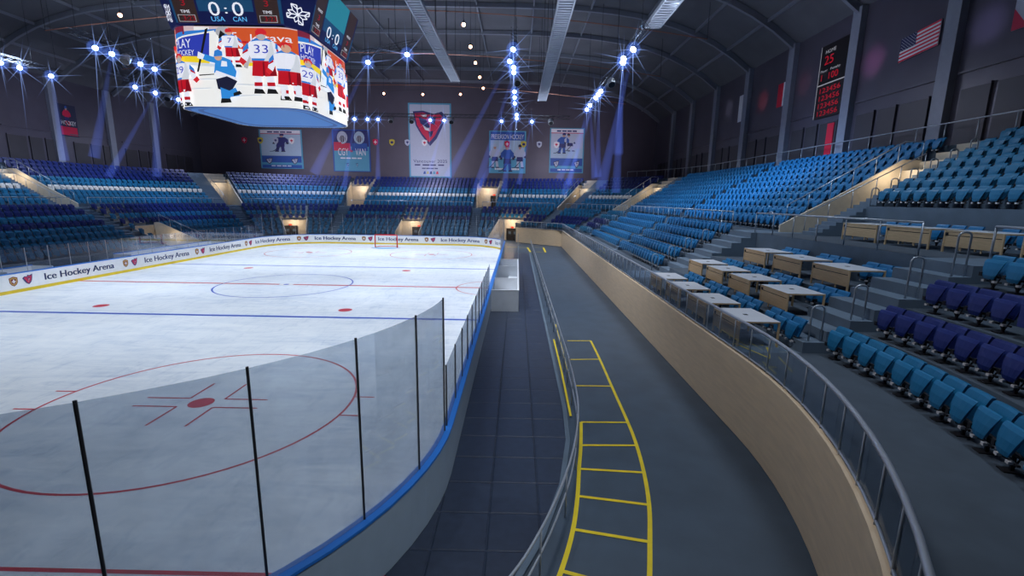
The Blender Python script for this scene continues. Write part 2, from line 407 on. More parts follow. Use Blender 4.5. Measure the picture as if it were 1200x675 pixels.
# outer walls
XW, YW = 41.4, 54.6
def arch(x): return 20.2+6.3*(1-abs(x/41.5)**5.5)
mb = MB(); mb.box(XW, XW+.4, -48, YW+.4, 0, 20.6); struct(mb, 'wall_right', 'wall_paint')
mb = MB(); mb.box(-XW-.4, -XW, -48, YW+.4, 0, 20.6); struct(mb, 'wall_left', 'wall_paint')
mb = MB(); xs = [-41.4+82.8*i/40 for i in range(41)]
fr = [(x, YW, arch(x)) for x in xs]; mb.poly([(-41.4, YW, 0), (41.4, YW, 0)]+fr[::-1])
mb.poly([(-41.4, YW+.4, 0), (41.4, YW+.4, 0)]+[(x, YW+.4, z) for x, _, z in fr[::-1]]); struct(mb, 'wall_far', 'wall_far_paint')
mb = MB(); mb.poly([(-41.4, -48, 0), (41.4, -48, 0)]+[(x, -48, z) for x, _, z in fr[::-1]]); struct(mb, 'wall_near', 'wall_far_paint')
# roof shell, ribs, purlins
mb = MB()
for y0, y1 in ((-48.4, 55.0),):
    for i in range(40):
        a, b = xs[i], xs[i+1]
        mb.hexa([(a, y0, arch(a)), (b, y0, arch(b)), (b, y1, arch(b)), (a, y1, arch(a)), (a, y0, arch(a)+.3), (b, y0, arch(b)+.3), (b, y1, arch(b)+.3), (a, y1, arch(a)+.3)])
struct(mb, 'ceiling', 'roof_panel')
COLY = [-4.1+8.15*k for k in range(-4, 8)]
for n, y in enumerate(COLY):
    if y > 54: continue
    mb = MB()
    mb.sweep([(lambda a, b, x=x, y=y: (x*(1-.012*b), y+a, arch(x)-.05-b)) for x in xs], [(-.15, 0), (.15, 0), (.15, .45), (-.15, .45)])
    struct(mb, 'ceiling_rib', 'roof_steel')
mb = MB()
for x in (-38.5, -35, -30, -24, -18, -12, -6, 0, 6, 12, 18, 24, 30, 35, 38.5):
    z = arch(x)-.05; mb.box(x-.07, x+.07, -48, 54.5, z-.28, z)
struct(mb, 'ceiling_purlins', 'roof_steel')
# wall columns
for sx in (1, -1):
    for y in COLY:
        if y < -30 or y > 52: continue
        if sx < 0: y -= 1.3
        mb = MB(); x1 = XW*sx; x0 = (XW-.42)*sx
        a, b = min(x0, x1), max(x0, x1)
        mb.box(a, b, y-.45, y+.45, 9.5, 20.3); struct(mb, 'column', 'column_paint')
# lower wall panels between columns
for sx, nm in ((1, 'trim_1'), (-1, 'trim_2')):
    mb = MB(); X0 = (XW-.14)*sx; X1 = XW*sx; a, b = min(X0, X1), max(X0, X1)
    for y in COLY:
        if y < -30 or y > 46: continue
        for q0, q1 in ((1.0, 3.1), (3.5, 5.0), (5.4, 7.1)):
            mb.box(a, b, y+q0, y+q1, 9.6, 12.7); mb.box(a-.02, b+.02, y+q0, y+q1, 12.7, 12.8, 1)
        mb.box(a, b, y+.6, y+7.5, 13.6, 13.72, 1)
    struct(mb, nm, ['wall_lower', 'wall_paint'])

# ------------------------------------------------------------------ rink
RX, RYF, RYN, RC = 15.05, 30.3, -29.8, 6.7
def rink_path(n=16, inset=0):
    P = []; x = RX-inset; r = RC-inset
    for cx, cy, a0 in ((RX-RC, RYN+RC, -PI/2), (RX-RC, RYF-RC, 0), (-RX+RC, RYF-RC, PI/2), (-RX+RC, RYN+RC, PI)):
        for i in range(n+1):
            a = a0+PI/2*i/n; P.append((cx+r*math.cos(a), cy+r*math.sin(a)))
    return P
m = mat('ice', (.80, .86, .93), .25, noise=0, spec=.25); nt = m.node_tree; b = nt.nodes['Principled BSDF']
for l in list(b.inputs['Base Color'].links): nt.links.remove(l)
tc = nt.nodes.new('ShaderNodeTexCoord')
def layer(scale, stretch, rot, lo, hi):
    mp = nt.nodes.new('ShaderNodeMapping'); mp.inputs['Scale'].default_value = stretch; mp.inputs['Rotation'].default_value = (0, 0, rot)
    nz = nt.nodes.new('ShaderNodeTexNoise'); nz.inputs['Scale'].default_value = scale; nz.inputs['Detail'].default_value = 10; nz.inputs['Roughness'].default_value = .7; nz.inputs['Distortion'].default_value = 1.2
    nt.links.new(tc.outputs['Object'], mp.inputs[0]); nt.links.new(mp.outputs[0], nz.inputs['Vector'])
    r = nt.nodes.new('ShaderNodeMapRange'); r.inputs[1].default_value = lo; r.inputs[2].default_value = hi; nt.links.new(nz.outputs['Fac'], r.inputs[0]); return r.outputs[0]
A = layer(.9, (.35, 1.6, 1), .25, .35, .75); B = layer(1.4, (2.2, .5, 1), -.6, .52, .75); Cc = layer(.18, (1, 1, 1), 0, .3, .7)
mul = nt.nodes.new('ShaderNodeMath'); mul.operation = 'MULTIPLY'; nt.links.new(A, mul.inputs[0]); nt.links.new(Cc, mul.inputs[1])
add = nt.nodes.new('ShaderNodeMath'); add.operation = 'MULTIPLY_ADD'; nt.links.new(B, add.inputs[0]); add.inputs[1].default_value = .45; nt.links.new(mul.outputs[0], add.inputs[2]); add.use_clamp = True
mx = nt.nodes.new('ShaderNodeMixRGB'); mx.inputs[1].default_value = (.88, .93, .99, 1); mx.inputs[2].default_value = (.42, .52, .68, 1)
nt.links.new(add.outputs[0], mx.inputs[0]); nt.links.new(mx.outputs[0], b.inputs['Base Color'])
ro = nt.nodes.new('ShaderNodeMapRange'); ro.inputs[3].default_value = .30; ro.inputs[4].default_value = .5; nt.links.new(A, ro.inputs[0]); nt.links.new(ro.outputs[0], b.inputs['Roughness'])
mb = MB(); P = rink_path(16); mb.poly([(x, y, 0) for x, y in P]); mb.poly([(x, y, -.019) for x, y in P])
ice = struct(mb, 'floor_ice', 'ice')
def strip(mb, pts, w, z, closed=False, mi=0):
    k = len(pts); L = []
    for i, p in enumerate(pts):
        a = pts[(i-1) % k] if closed or i else p; b2 = pts[(i+1) % k] if closed or i < k-1 else p
        d = Vector((b2[0]-a[0], b2[1]-a[1])).normalized(); n = Vector((-d.y, d.x))*w/2; L.append(((p[0]+n.x, p[1]+n.y, z), (p[0]-n.x, p[1]-n.y, z)))
    for i in range(k if closed else k-1): mb.poly([L[i][0], L[i][1], L[(i+1) % k][1], L[(i+1) % k][0]], mi)
def ring2(cx, cy, r, n=72, a0=0, a1=2*PI): return [(cx+r*math.cos(a0+(a1-a0)*i/n), cy+r*math.sin(a0+(a1-a0)*i/n)) for i in range(n if abs(a1-a0-2*PI) < 1e-6 else n+1)]
BL, ND, DX, EY, CR, GL = 9.08, 7.40, 6.98, 19.65, 4.56, 26.2
def iceline(name, pts, w, mt, closed=False, z=.004):
    mb = MB(); strip(mb, pts, w, z, closed); return mb.build(name, mt, ice)
for s in (1, -1): iceline('blue_line', [(-RX, s*BL), (RX, s*BL)], .28, 'line_blue')
iceline('center_line', [(-RX, 0), (-.5, 0)], .28, 'line_red'); iceline('center_line', [(.5, 0), (RX, 0)], .28, 'line_red')
iceline('center_circle', ring2(0, 0, CR), .1, 'line_blue', True)
mb = MB(); mb.poly([(x, y, .006) for x, y in ring2(0, 0, .2, 20)]); mb.poly([(x, y, .005) for x, y in ring2(0, 0, .45, 20)], 1); mb.build('center_spot', ['line_blue', 'pure_white'], ice)
iceline('referee_crease', ring2(RX, 0, 2.7, 40, PI/2, 3*PI/2), .08, 'line_red', z=.005)
for sx in (1, -1):
    for sy in (1, -1):
        mb = MB(); mb.poly([(x, y, .005) for x, y in ring2(sx*DX, sy*ND, .38, 24)]); mb.build('neutral_spot', 'line_red', ice)
        mb = MB(); cx, cy = sx*DX, sy*EY
        mb.poly([(x, y, .005) for x, y in ring2(cx, cy, .36, 24)])
        for qx in (1, -1):
            for qy in (1, -1):
                strip(mb, [(cx+qx*.55, cy+qy*1.5), (cx+qx*.55, cy+qy*.3)], .07, .005); strip(mb, [(cx+qx*.55, cy+qy*.3), (cx+qx*1.9, cy+qy*.3)], .07, .005)
        mb.build('faceoff_spot', 'line_red', ice)
        mb = MB(); strip(mb, ring2(cx, cy, CR), .075, .004, True)
        for qx in (1, -1):
            for qy in (1, -1):
                x0 = math.sqrt(CR*CR-.65**2); strip(mb, [(cx+qx*x0, cy+qy*.65), (cx+qx*(x0+.65), cy+qy*.65)], .07, .004)
        mb.build('faceoff_circle', 'line_red', ice)
for s in (1, -1):
    hw = RX-RC+math.sqrt(max(0, RC**2-(GL-(RYF-RC))**2)); iceline('goal_line', [(-hw, s*GL), (hw, s*GL)], .09, 'line_red')
    mb = MB(); pts = ring2(0, s*GL, 1.8, 24, PI, 2*PI) if s > 0 else ring2(0, s*GL, 1.8, 24, 0, PI)
    mb.poly([(x, y, .003) for x, y in pts]); strip(mb, pts, .06, .0045, mi=1); mb.build('goal_crease', ['crease_blue', 'line_red'], ice)

# dasher boards
PB = rink_path(18); PBO = rink_path(18, -.16)
L_ = [0]
for i in range(len(PB)): a = PB[i]; b2 = PB[(i+1) % len(PB)]; L_.append(L_[-1]+math.hypot(b2[0]-a[0], b2[1]-a[1]))
LB = L_[-1]
def board_at(s):
    s %= LB; i = 0
    import bisect
    i = min(bisect.bisect_right(L_, s)-1, len(PB)-1); f = (s-L_[i])/max(1e-9, L_[i+1]-L_[i]); a = PB[i]; b2 = PB[(i+1) % len(PB)]
    d = Vector((b2[0]-a[0], b2[1]-a[1])).normalized(); return Vector((a[0]+(b2[0]-a[0])*f, a[1]+(b2[1]-a[1])*f)), d, Vector((-d.y, d.x))   # inward normal (CCW path)
def face_fn(s0, dz=.006):
    # u along reading direction (seen from the ice, path runs CCW so text runs backwards along it)
    def fn(u, v, d=0): p, t, n = board_at(s0-u); return (p.x+n.x*(dz+d), p.y+n.y*(dz+d), v)
    return fn
boards = thing('dasher_boards', 'white ice rink boards with blue top rail and yellow kick strip around the ice', 'rink boards')
def band(name, sec, mt):
    mb = MB(); fns = []
    for p, q in zip(PB, PBO):
        d = Vector((q[0]-p[0], q[1]-p[1])).normalized(); fns.append(lambda a, b, p=p, d=d: (p[0]+d.x*a, p[1]+d.y*a, b))
    mb.sweep(fns+[fns[0]], sec, cap=False); return mb.build(name, mt, boards, recalc=True)
facepart = band('board_face', [(0, .2), (.03, .2), (.03, 1.2), (0, 1.2)], 'board_white')
band('kick_strip', [(-.015, 0), (.03, 0), (.03, .2), (-.015, .2)], 'kick_yellow')
band('board_back', [(.05, 0), (.15, 0), (.15, 1.2), (.05, 1.2)], 'board_back')
cap = band('top_rail', [(-.02, 1.2), (.2, 1.2), (.2, 1.25), (-.02, 1.25)], 'cap_blue')
def s_near(x, y): return min(((L_[i]+f*(L_[i+1]-L_[i])) for i in range(len(PB)) for f in (0, .25, .5, .75)), key=lambda s: (board_at(s)[0]-Vector((x, y))).length)
S0 = s_near(-RX, -.92)             # centre of the text on the left boards that reads nearest
for i in range(-2, 9):
    fn = face_fn(S0-8.55*i)
    mb = MB(); put_text(mb, 'Ice Hockey Arena', fn, 0, .515, .45, 0, width=5.45, bold=.022); mb.build('lettering', 'text_navy', facepart)
    mb = MB(); put_shield(mb, fn, 3.85, .73, .62, 0, 1, 2); mb.build('crest', ['logo_maroon', 'logo_gold', 'pure_white'], facepart)
    mb = MB(); put_head(mb, fn, 4.72, .73, .66, 0, 1, 2); mb.build('emblem', ['logo_red', 'logo_navy', 'pure_white'], facepart)
# ------------------------------------------------------------------ rink glass: each pane with its post
SA = RC*PI/2                                         # length of a board corner
S_R0, S_R1 = L_[18], L_[19]                          # right boards start/end along the path
S_F0, S_F1 = L_[37], L_[38]; S_L0, S_L1 = L_[56], L_[57]
def cap_pt(s, z, a=.07): p, t, n = board_at(s); return Vector((p.x-n.x*a, p.y-n.y*a, z))
def glass_panel(s0, s1, ztop, label, group, mt, pr, post_mat):
    p0 = cap_pt(s0, 1.25); t = thing('rink_shield', label, 'rink glass', p0, group=group)
    mb = MB(); n = max(1, int(abs(s1-s0)/.35)) if mt == 'rink_glass' else 1
    fns = []
    for i in range(n+1):
        s = s0+(s1-s0)*i/n; p, tt, nn = board_at(s)
        fns.append(lambda a, b, p=p, nn=nn: (p.x-nn.x*(.07+a), p.y-nn.y*(.07+a), b))
    mb.sweep(fns, [(-.006, 1.25), (.006, 1.25), (.006, ztop), (-.006, ztop)]); mb.build('pane', mt, t)
    mb = MB(); p = cap_pt(s0, 1.22); mb.tube([p, (p.x, p.y, ztop+.02)], pr, 6); mb.build('post', post_mat, t)
k = 0
s = S_R0-.33; PSP = 1.53
while s > S_R0-SA-3:
    k += 1; glass_panel(s, s-PSP, 4.25, 'tall clear rink glass pane at the near corner, %s from the step down' % ordinal(k), 'tall glass of the near corner', 'rink_glass', .020, 'steel_dark'); s -= PSP
y = -23.2; k = 0
while y < -7:
    k += 1; glass_panel(S_R0+(y+23.1), S_R0+(y+23.1)+1.5, 2.68, 'low rink glass pane beside the dark mat lane, %s from the tall glass' % ordinal(k), 'low glass beside the mat lane', 'rink_glass', .02, 'steel_dark'); y += 1.5
y = 11.; k = 0
while y < 22.5:
    k += 1; glass_panel(S_R0+(y+23.1), S_R0+(y+23.1)+1.5, 2.68, 'low rink glass pane beyond the white team boxes, %s from the boxes' % ordinal(k), 'low glass beyond the boxes', 'far_glass', .016, 'steel'); y += 1.5
s = S_R1; k = 0
while s < S_L0-.2:
    k += 1; glass_panel(s, s+1.52, 4.05, 'tall rink glass pane around the far end, %s from the right boards' % ordinal(k), 'tall glass of the far end', 'far_glass', .016, 'steel'); s += 1.52
s = S_L0; k = 0
while s < S_L1-14:
    k += 1; glass_panel(s, s+1.5, 2.75, 'low rink glass pane on the left boards, %s from the far corner' % ordinal(k), 'low glass on the left boards', 'far_glass', .018, 'steel'); s += 1.5

# goal
g = thing('hockey_goal', 'red framed hockey goal with net in front of the far end boards', 'goal', (0, GL, 0))
mb = MB(); w2, gh = 1.4, 1.6
mb.tube([(-w2, GL, 0), (-w2, GL, gh)], .07, 8); mb.tube([(w2, GL, 0), (w2, GL, gh)], .07, 8); mb.tube([(-w2, GL, gh), (w2, GL, gh)], .07, 8)
mb.tube([(-w2, GL, .05), (-w2*.9, GL+1.0, .05), (0, GL+1.25, .05), (w2*.9, GL+1.0, .05), (w2, GL, .05)], .04, 6)
mb.tube([(-w2, GL, gh), (-w2*.8, GL+.5, gh), (w2*.8, GL+.5, gh), (w2, GL, gh)], .03, 6); mb.build('frame', 'goal_red', g)
mb = MB()
for i in range(13):
    x = -w2+2*w2*i/12; mb.tube([(x, GL+.4*(1-abs(x)/w2*.4), gh), (x*.9, GL+1.2-.15*abs(x)/w2, .05)], .006, 3)
for j in range(8):
    f = j/7; mb.tube([(-w2*.9, GL+.4+.6*f, gh*(1-f)+.05*f), (w2*.9, GL+.4+.6*f, gh*(1-f)+.05*f)], .006, 3)
mb.build('net', 'net', g)

# mat lane with quilted tiles
m = mat('mat', (.026, .039, .070), .42, noise=.2, nscale=5, spec=.4); nt = m.node_tree; b = nt.nodes['Principled BSDF']
tc = nt.nodes.new('ShaderNodeTexCoord'); mp = nt.nodes.new('ShaderNodeMapping'); mp.inputs['Location'].default_value = (-15.15, .35, 0)
br = nt.nodes.new('ShaderNodeTexBrick'); br.offset = 0; br.inputs['Scale'].default_value = 1; br.inputs['Brick Width'].default_value = 1.02; br.inputs['Row Height'].default_value = 1.05
br.inputs['Mortar Size'].default_value = .035; br.inputs['Mortar Smooth'].default_value = 1
nt.links.new(tc.outputs['Object'], mp.inputs[0]); nt.links.new(mp.outputs[0], br.inputs['Vector'])
bp = nt.nodes.new('ShaderNodeBump'); bp.inputs['Strength'].default_value = .75; bp.inputs['Distance'].default_value = .03; bp.invert = True
nt.links.new(br.outputs['Fac'], bp.inputs['Height']); nt.links.new(bp.outputs[0], b.inputs['Normal'])
mb = MB()
arcp = [(RX-RC+(RC+.17)*math.cos(a), RYN+RC+(RC+.17)*math.sin(a)) for a in [-PI/2*i/14 for i in range(15)]]
outer = [(18.2, 23), (18.2, -19.5), (18.1, -21.5), (17.75, -23.5), (17.2, -25.2), (16.4, -26.9), (15.0, -28.9), (13.0, -31.2), (9, -33)]
inner = [(RX+.17, 23)]+arcp
mb.poly([(x, y, .004) for x, y in inner[::-1]+outer][::-1])
mb.build('floor_mat', 'mat', kind='structure')
mb = MB(); strip(mb, outer[:-1], .12, .02); mb.poly([(18.2, 23, .004), (18.26, 23, .004), (18.26, 23.0, .02), (18.2, 23.0, .02)]); mb.build('trim_3', 'concrete', kind='structure')

# white team boxes behind the right boards
t = thing('team_box', 'white open-topped team box with four partitions behind the right boards', 'team box', (15.95, -7, 0))
X0, X1 = 15.24, 16.8
mb = MB(); mb.box(X1-.06, X1, -7.1, 6.8, 0, 1.25); mb.box(X1-.08, X1+.02, -7.14, 6.84, 1.25, 1.27, 0); mb.build('back_wall', ['box_white', 'cap_blue'], t)
for y in (-7.1, -3.1, 2.55, 6.7):
    mb = MB(); mb.box(X0, X1-.06, y, y+.07, 0, 1.25); mb.box(X0, X1-.06, y-.01, y+.08, 1.25, 1.265, 0); mb.build('partition', ['box_white', 'cap_blue'], t)
mb = MB(); mb.box(X1-.75, X1-.1, -6.6, 6.3, .4, .46); mb.build('bench_seat', 'box_white', t)
mb = MB(); mb.tube([(X1, 6.84, 1.25), (X1, 6.84, 2.5)], .03); mb.tube([(X1, 23, 0), (X1, 23, 2.3)], .03, 6); mb.build('end_post', 'steel', t)

for y0, y1, nm in ((-7.5, -1.6, 'nearer'), (5.0, 17.5, 'longer farther')):
    t = thing('bench_box', 'white bench box with blue edge behind the left boards, the %s one' % nm, 'team box', (-16, y0, 0))
    mb = MB(); mb.box(-16.75, -16.69, y0, y1, 0, 1.34); mb.box(-16.77, -16.67, y0, y1, 1.34, 1.4, 1); mb.build('back_wall', ['box_white', 'cap_blue'], t)
    for y in (y0, (y0+y1)/2, y1-.06):
        mb = MB(); mb.box(-16.69, -15.24, y, y+.06, 0, 1.34); mb.build('partition', 'box_white', t)
    mb = MB(); mb.box(-16.6, -16.1, y0+.1, y1-.1, .4, .46); mb.build('bench_seat', 'box_white', t)
# ------------------------------------------------------------------ railings
def railing(name, label, cat, pts, h, post_step, rails, post_r=.022, rail_r=.025, glass=None, group=None, post_mat='steel', gz=(.06, -.08), lean=None):
    pts = [Vector(p) for p in pts]; t = thing(name, label, cat, pts[0], group=group)
    for i, (z, r) in enumerate(rails):
        mb = MB(); mb.tube([p+Vector((0, 0, z)) for p in pts], r, 8); mb.build('top_rail' if i == 0 else 'lower_rail', post_mat, t, smooth=True)
    L = [0]
    for a, b in zip(pts, pts[1:]): L.append(L[-1]+(b-a).length)
    n = max(1, round(L[-1]/post_step))
    for i in range(n+1):
        s = L[-1]*i/n; j = 0
        while j < len(L)-2 and L[j+1] < s: j += 1
        f = (s-L[j])/max(1e-9, L[j+1]-L[j]); p = pts[j].lerp(pts[j+1], f)
        mb = MB(); mb.tube([p, p+Vector((0, 0, rails[0][0]))], post_r, 6); mb.build('post', post_mat, t, smooth=True)
    if glass:
        mb = MB()
        for a, b in zip(pts, pts[1:]):
            d = (b-a).normalized(); q = Vector((-d.y, d.x, 0))*.006
            z0, z1 = Vector((0, 0, gz[0])), Vector((0, 0, rails[0][0]+gz[1]))
            mb.hexa([a-q+z0, b-q+z0, b+q+z0, a+q+z0, a-q+z1, b-q+z1, b+q+z1, a+q+z1])
        mb.build('glass_infill', glass, t)
    return t
RP = offset_path(WP, .09)
railing('glass_railing', 'long curved glass railing with steel posts on top of the plywood parapet', 'railing', [(x, y, 2.2) for x, y in RP], .92, .95, [(.92, .042), (.06, .022)], .02, glass='rail_glass')
# handrail along the concourse edge
hp = [(15.2, -29.2), (16.0, -28.15), (16.64, -27.2), (17.0, -26.5), (17.44, -25.4), (17.9, -23.9), (18.24, -22.2), (18.4, -20.6), (18.48, -17.7), (18.5, -13), (18.52, 29.8)]
def smooth_path(P, n=4):
    P = [Vector(p) for p in P]; out = []
    for i in range(len(P)-1):
        p0, p1, p2, p3 = P[max(0, i-1)], P[i], P[i+1], P[min(len(P)-1, i+2)]
        nn = n if (p2-p1).length < 6 else 1
        for k in range(nn):
            u = k/nn; out.append(.5*((2*p1)+(p2-p0)*u+(2*p0-5*p1+4*p2-p3)*u*u+(3*p1-p0-3*p2+p3)*u**3) if nn > 1 else p1)
    return out+[P[-1]]
railing('handrail', 'two-bar steel handrail curving along the edge of the dark mat lane', 'railing', [(p.x, p.y, 0) for p in smooth_path(hp)], 1.0, 1.75, [(1.02, .025), (.55, .02)], .018)
def fence(label, t0, t1, off, z, h=1.05, step=1.75, group=None, end=True, mid=False):
    pts = [rp(t, off, z) for t in tsamples(t0, t1, 1.75)]
    return railing('guard_railing', label, 'railing', pts, h, step, [(h, .04)]+([(h*.5, .018)] if mid else []), .03, group=group)
fence('steel guard railing on the platform edge above the desks', -17.9, -7.4, PO-.22, ZP)
fence('steel guard railing on the platform edge beside the dark blue seats', YN-13, -20.2, PO-.22, ZP)
fence('steel guard railing on the platform edge behind the blue rows beyond the desks', -4.4, 21.4, PO-.12, ZP+.0, step=1.55)
fence('steel guard railing on the platform behind the short curved seat block', 23.2, 35.8, PO-.12, ZP, step=1.1)
fence('steel guard railing on the platform edge of the far right corner', 37.4, 46.8, PO-.12, ZP, step=1.3)
fence('steel guard railing on the middle of the far end platform edge', 48.3, 67.8, PO-.12, ZP, step=1.5)
fence('steel guard railing on the platform edge of the far left corner', 69.4, 80.2, PO-.12, ZP, step=1.5)
fence('steel guard railing on the left platform edge between two stairs', 81.8, 97.6, PO-.12, ZP, step=1.5)
fence('steel guard railing on the left platform edge nearest the photo edge', 99.6, 116, PO-.12, ZP, step=1.5)
fence('long steel guard railing behind the top row of the right stand', YN-13, 34, 15.5, 9.6, h=1.25, step=1.9)
fence('short steel guard railing in front of the lit stair on the right platform', -4.3, -4.0, UO-1.9, ZP)
def stair_rail(label, t, o0, z0, o1, z1, h=.95, step=1.4, flat=0):
    pts = [rp(t, o0, z0), rp(t, o1, z1)]
    if flat: pts.append(rp(t, o1+flat, z1))
    return railing('stair_railing', label, 'railing', pts, h, step, [(h, .028)], .022)
VOMS = [(-9.3, -6.6, 'the lit stair of the right upper stand'), (27.4, 29.8, 'the second lit stair of the right stand'), (35.6, 37.8, 'the lit stair of the far right corner'), (79.6, 82.2, 'the lit stair of the far left corner'), (97.0, 99.6, 'the lit stair of the left stand')]
for t0, t1, nm in VOMS:
    # pale sloped side wall of the cut beside each stair
    tt = t1-.05 if t0 < 60 else t0+.05
    mb = MB(); q = [(UO-2.7, ZP), (UO-2.7, ZP+.4), (UO+.2, 6.75), (UO+3.5, 8.75), (UO+4.5, 8.75), (UO+4.5, ZP)]
    A_ = [rp(tt-.06, o, z) for o, z in q]; B_ = [rp(tt+.06, o, z) for o, z in q]; n = len(q)
    mb.faces(A_+B_, [tuple(range(n))[::-1], tuple(range(n, 2*n))]+[(i, (i+1) % n, n+(i+1) % n, n+i) for i in range(n)])
    mb.build('wall_stair', 'cream_wall', kind='structure')
    tt = t1-.05 if t0 < 60 else t0+.05
    stair_rail('steel railing along the pale wall of '+nm, tt, UO-2.4, 5.3, UO+3.5, 8.75, flat=1.0)
    stair_rail('steel railing on the open side of '+nm, t0+1.2 if t0 < 60 else t1-1.2, UO-2.2, ZP+.1, UO+3.5, 8.0, flat=.01)
# stair hoops
def hoop(name, label, p, d, h=1.1, w=.34, group=None):
    t = thing(name, label, 'handrail', p, group=group); p = Vector(p); d = Vector(d)
    a, b = p-d*w/2, p+d*w/2; pts = [a]
    for i in range(9):
        an = PI-PI*i/8; pts.append(p+d*(w/2)*math.cos(an)+Vector((0, 0, h-.12+.12*math.sin(an)*1.0)))
    pts.append(b); mb = MB(); mb.tube(pts, .026, 8); mb.build('hoop', 'steel', t, smooth=True)
for i, (o, z) in enumerate([(.1, 2.3), (1.2, 2.85), (2.6, 3.55), (3.75, 4.25)]):
    hoop('handrail_hoop', 'steel handrail hoop on the near stairs beside the %s' % ['front light blue row', 'lower indigo row', 'upper indigo row', 'topmost light blue row'][i], rp(-20.25, o, z), (1, 0, 0), h=[1.25, 1.3, 1.4, 1.4][i])
for k_ in range(5):
    for q in (0,):
        hoop('handrail_hoop', 'steel handrail hoop on the stairs beyond the desks, beside the %s blue row' % ordinal(k_+1), rp(-4.85, ko(k_)-.05, kz(k_)), (1, 0, 0), h=1.0)
for tt, nm in ((21.7, 'right side stairs before the curved block'), (22.9, 'right side stairs touching the curved block')):
    for k_ in range(5):
        hoop('handrail_hoop', 'steel handrail hoop on the %s, beside its %s row' % (nm, ordinal(k_+1)), rp(tt, ko(k_)+.1, kz(k_)), (1, 0, 0), h=.95)
# hoops at the upper right block
for j in range(0, 6):
    hoop('handrail_hoop', 'steel handrail hoop at the right edge of the lit stair, step level %s' % ordinal(j+1), rp(-9.2, uo(j)+.4, uz(j)-.1), (1, 0, 0), h=1.0)

# yellow floor markings
t = thing('floor_marking', 'yellow painted ladder marking on the concourse floor', 'floor marking', (19, -18, 0))
CL = [(19.04, -12.45), (18.9, -15), (18.75, -17.7), (18.6, -20.4), (18.42, -21.7), (18.23, -22.8), (18.06, -23.85), (17.84, -24.9), (17.51, -25.95), (17.0, -27.2)]
CRR = [(20.12, -12.38), (20.1, -14.9), (20.03, -17.68), (19.97, -20.36), (19.9, -21.65), (19.76, -22.9), (19.55, -24.1), (19.26, -25.2), (18.9, -26.4), (18.4, -27.6)]
mb = MB(); strip(mb, [(p.x, p.y) for p in smooth_path(CL[3:])], .09, -.012); mb.build('side_line', 'mark_yellow', t)
mb = MB(); strip(mb, [(p.x, p.y) for p in smooth_path(CRR)], .09, -.012); mb.build('side_line', 'mark_yellow', t)
for a, b2 in zip(CL, CRR):
    mb = MB(); strip(mb, [a, b2], .08, -.0115); mb.build('rung', 'mark_yellow', t)
mb = MB(); strip(mb, [(18.42, -12.4), (18.40, -16.5), (18.33, -20.1)], .07, .026); mb.build('dash', 'mark_yellow', t)
mb = MB(); strip(mb, [(18.72, -9.6), (18.66, -16.5)], .06, -.012); mb.build('dash', 'mark_yellow', t)
t = thing('floor_marking', 'yellow painted bracket marking at the far end of the concourse', 'floor marking', (18.5, 28, 0))
mb = MB(); strip(mb, [(15.3, 29.6), (18.1, 29.2), (18.35, 24.0)], .22, -.012); mb.build('side_line', 'mark_yellow', t)
mb = MB(); strip(mb, [(19.05, 24.2), (20.2, 24.0), (20.25, 29.6), (19.1, 29.6)], .22, -.012); mb.build('side_line', 'mark_yellow', t)
t = thing('floor_marking', 'small yellow triangle marking on the walkway beside the nearest desk', 'floor marking', (23.6, -20, 2.2))
mb = MB(); strip(mb, [(23.2, -19.6), (23.55, -20.9), (24.0, -19.9)], .08, 2.206); mb.build('side_line', 'mark_yellow', t)

# ------------------------------------------------------------------ desks
def desk(o_front, z, y0, w, label, group):
    # local frame: x along the desk front, y towards the ice; origin at floor below the front middle
    n = Vector((1, 0, 0)); t = thing('media_desk', label, 'desk', (25+o_front, y0-w/2, z), rz=PI/2, group=group, local=True)
    D = 1.2; H = .76; h = w/2
    mb = MB(); mb.box(-h, h, -D, 0, H-.045, H, 0, 1); mb.build('tabletop', ['desk_wood', 'desk_white'], t)
    for sx in (-1, 1):
        for y1 in (0, -D+.05):
            mb = MB(); x = sx*(h-.025); mb.box(x-.025, x+.025, y1-.05, y1, 0, H-.045); mb.build('leg', 'desk_wood', t)
    mb = MB(); mb.box(-h+.05, h-.05, -.045, -.015, .20, .57); mb.build('front_panel', 'desk_wood', t)
    mb = MB(); mb.box(-h+.05, h-.05, -.045, -.01, .60, H-.045); mb.box(-h+.05, h-.05, -.05, -.03, .57, .60, 1); mb.build('apron', ['desk_wood', 'black'], t)
    mb = MB(); mb.box(h-.16, h-.06, -.012, .004, .60, .68); mb.build('corner_clip', 'black', t)
    mb = MB(); mb.box(-.06, .06, -D*.55, -D*.45, H, H+.008); mb.build('cable_port', 'black', t)
    mb = MB()
    for x in (-h*.35, h*.35): mb.box(x-.02, x+.02, -.06, -.03, .08, .2)
    mb.build('panel_bracket', 'desk_wood', t)
    return t
DESKS = []
def desk_row(o, z, starts, w, rowname, extra=''):
    for i, y0 in enumerate(starts):
        desk(o, z, y0, w, 'wooden desk with pale top, %s from the far stairs in the %s desk row' % (ordinal(i+1), rowname), 'desks of the %s row' % rowname)
        DESKS.append((o, z, y0, w, rowname, i))
desk_row(-1.9, 2.2, [-10.75, -13.2, -15.7, -18.15], 1.75, 'front')
desk_row(.3, 2.75, [-9.7, -11.9, -14.2, -16.7], 1.68, 'second')
desk_row(2.55, 3.45, [-10.6, -13.2, -15.85], 1.95, 'third')
desk_row(6.6, ZP, [-11.3, -13.85, -16.45, -19.05], 2.05, 'platform')

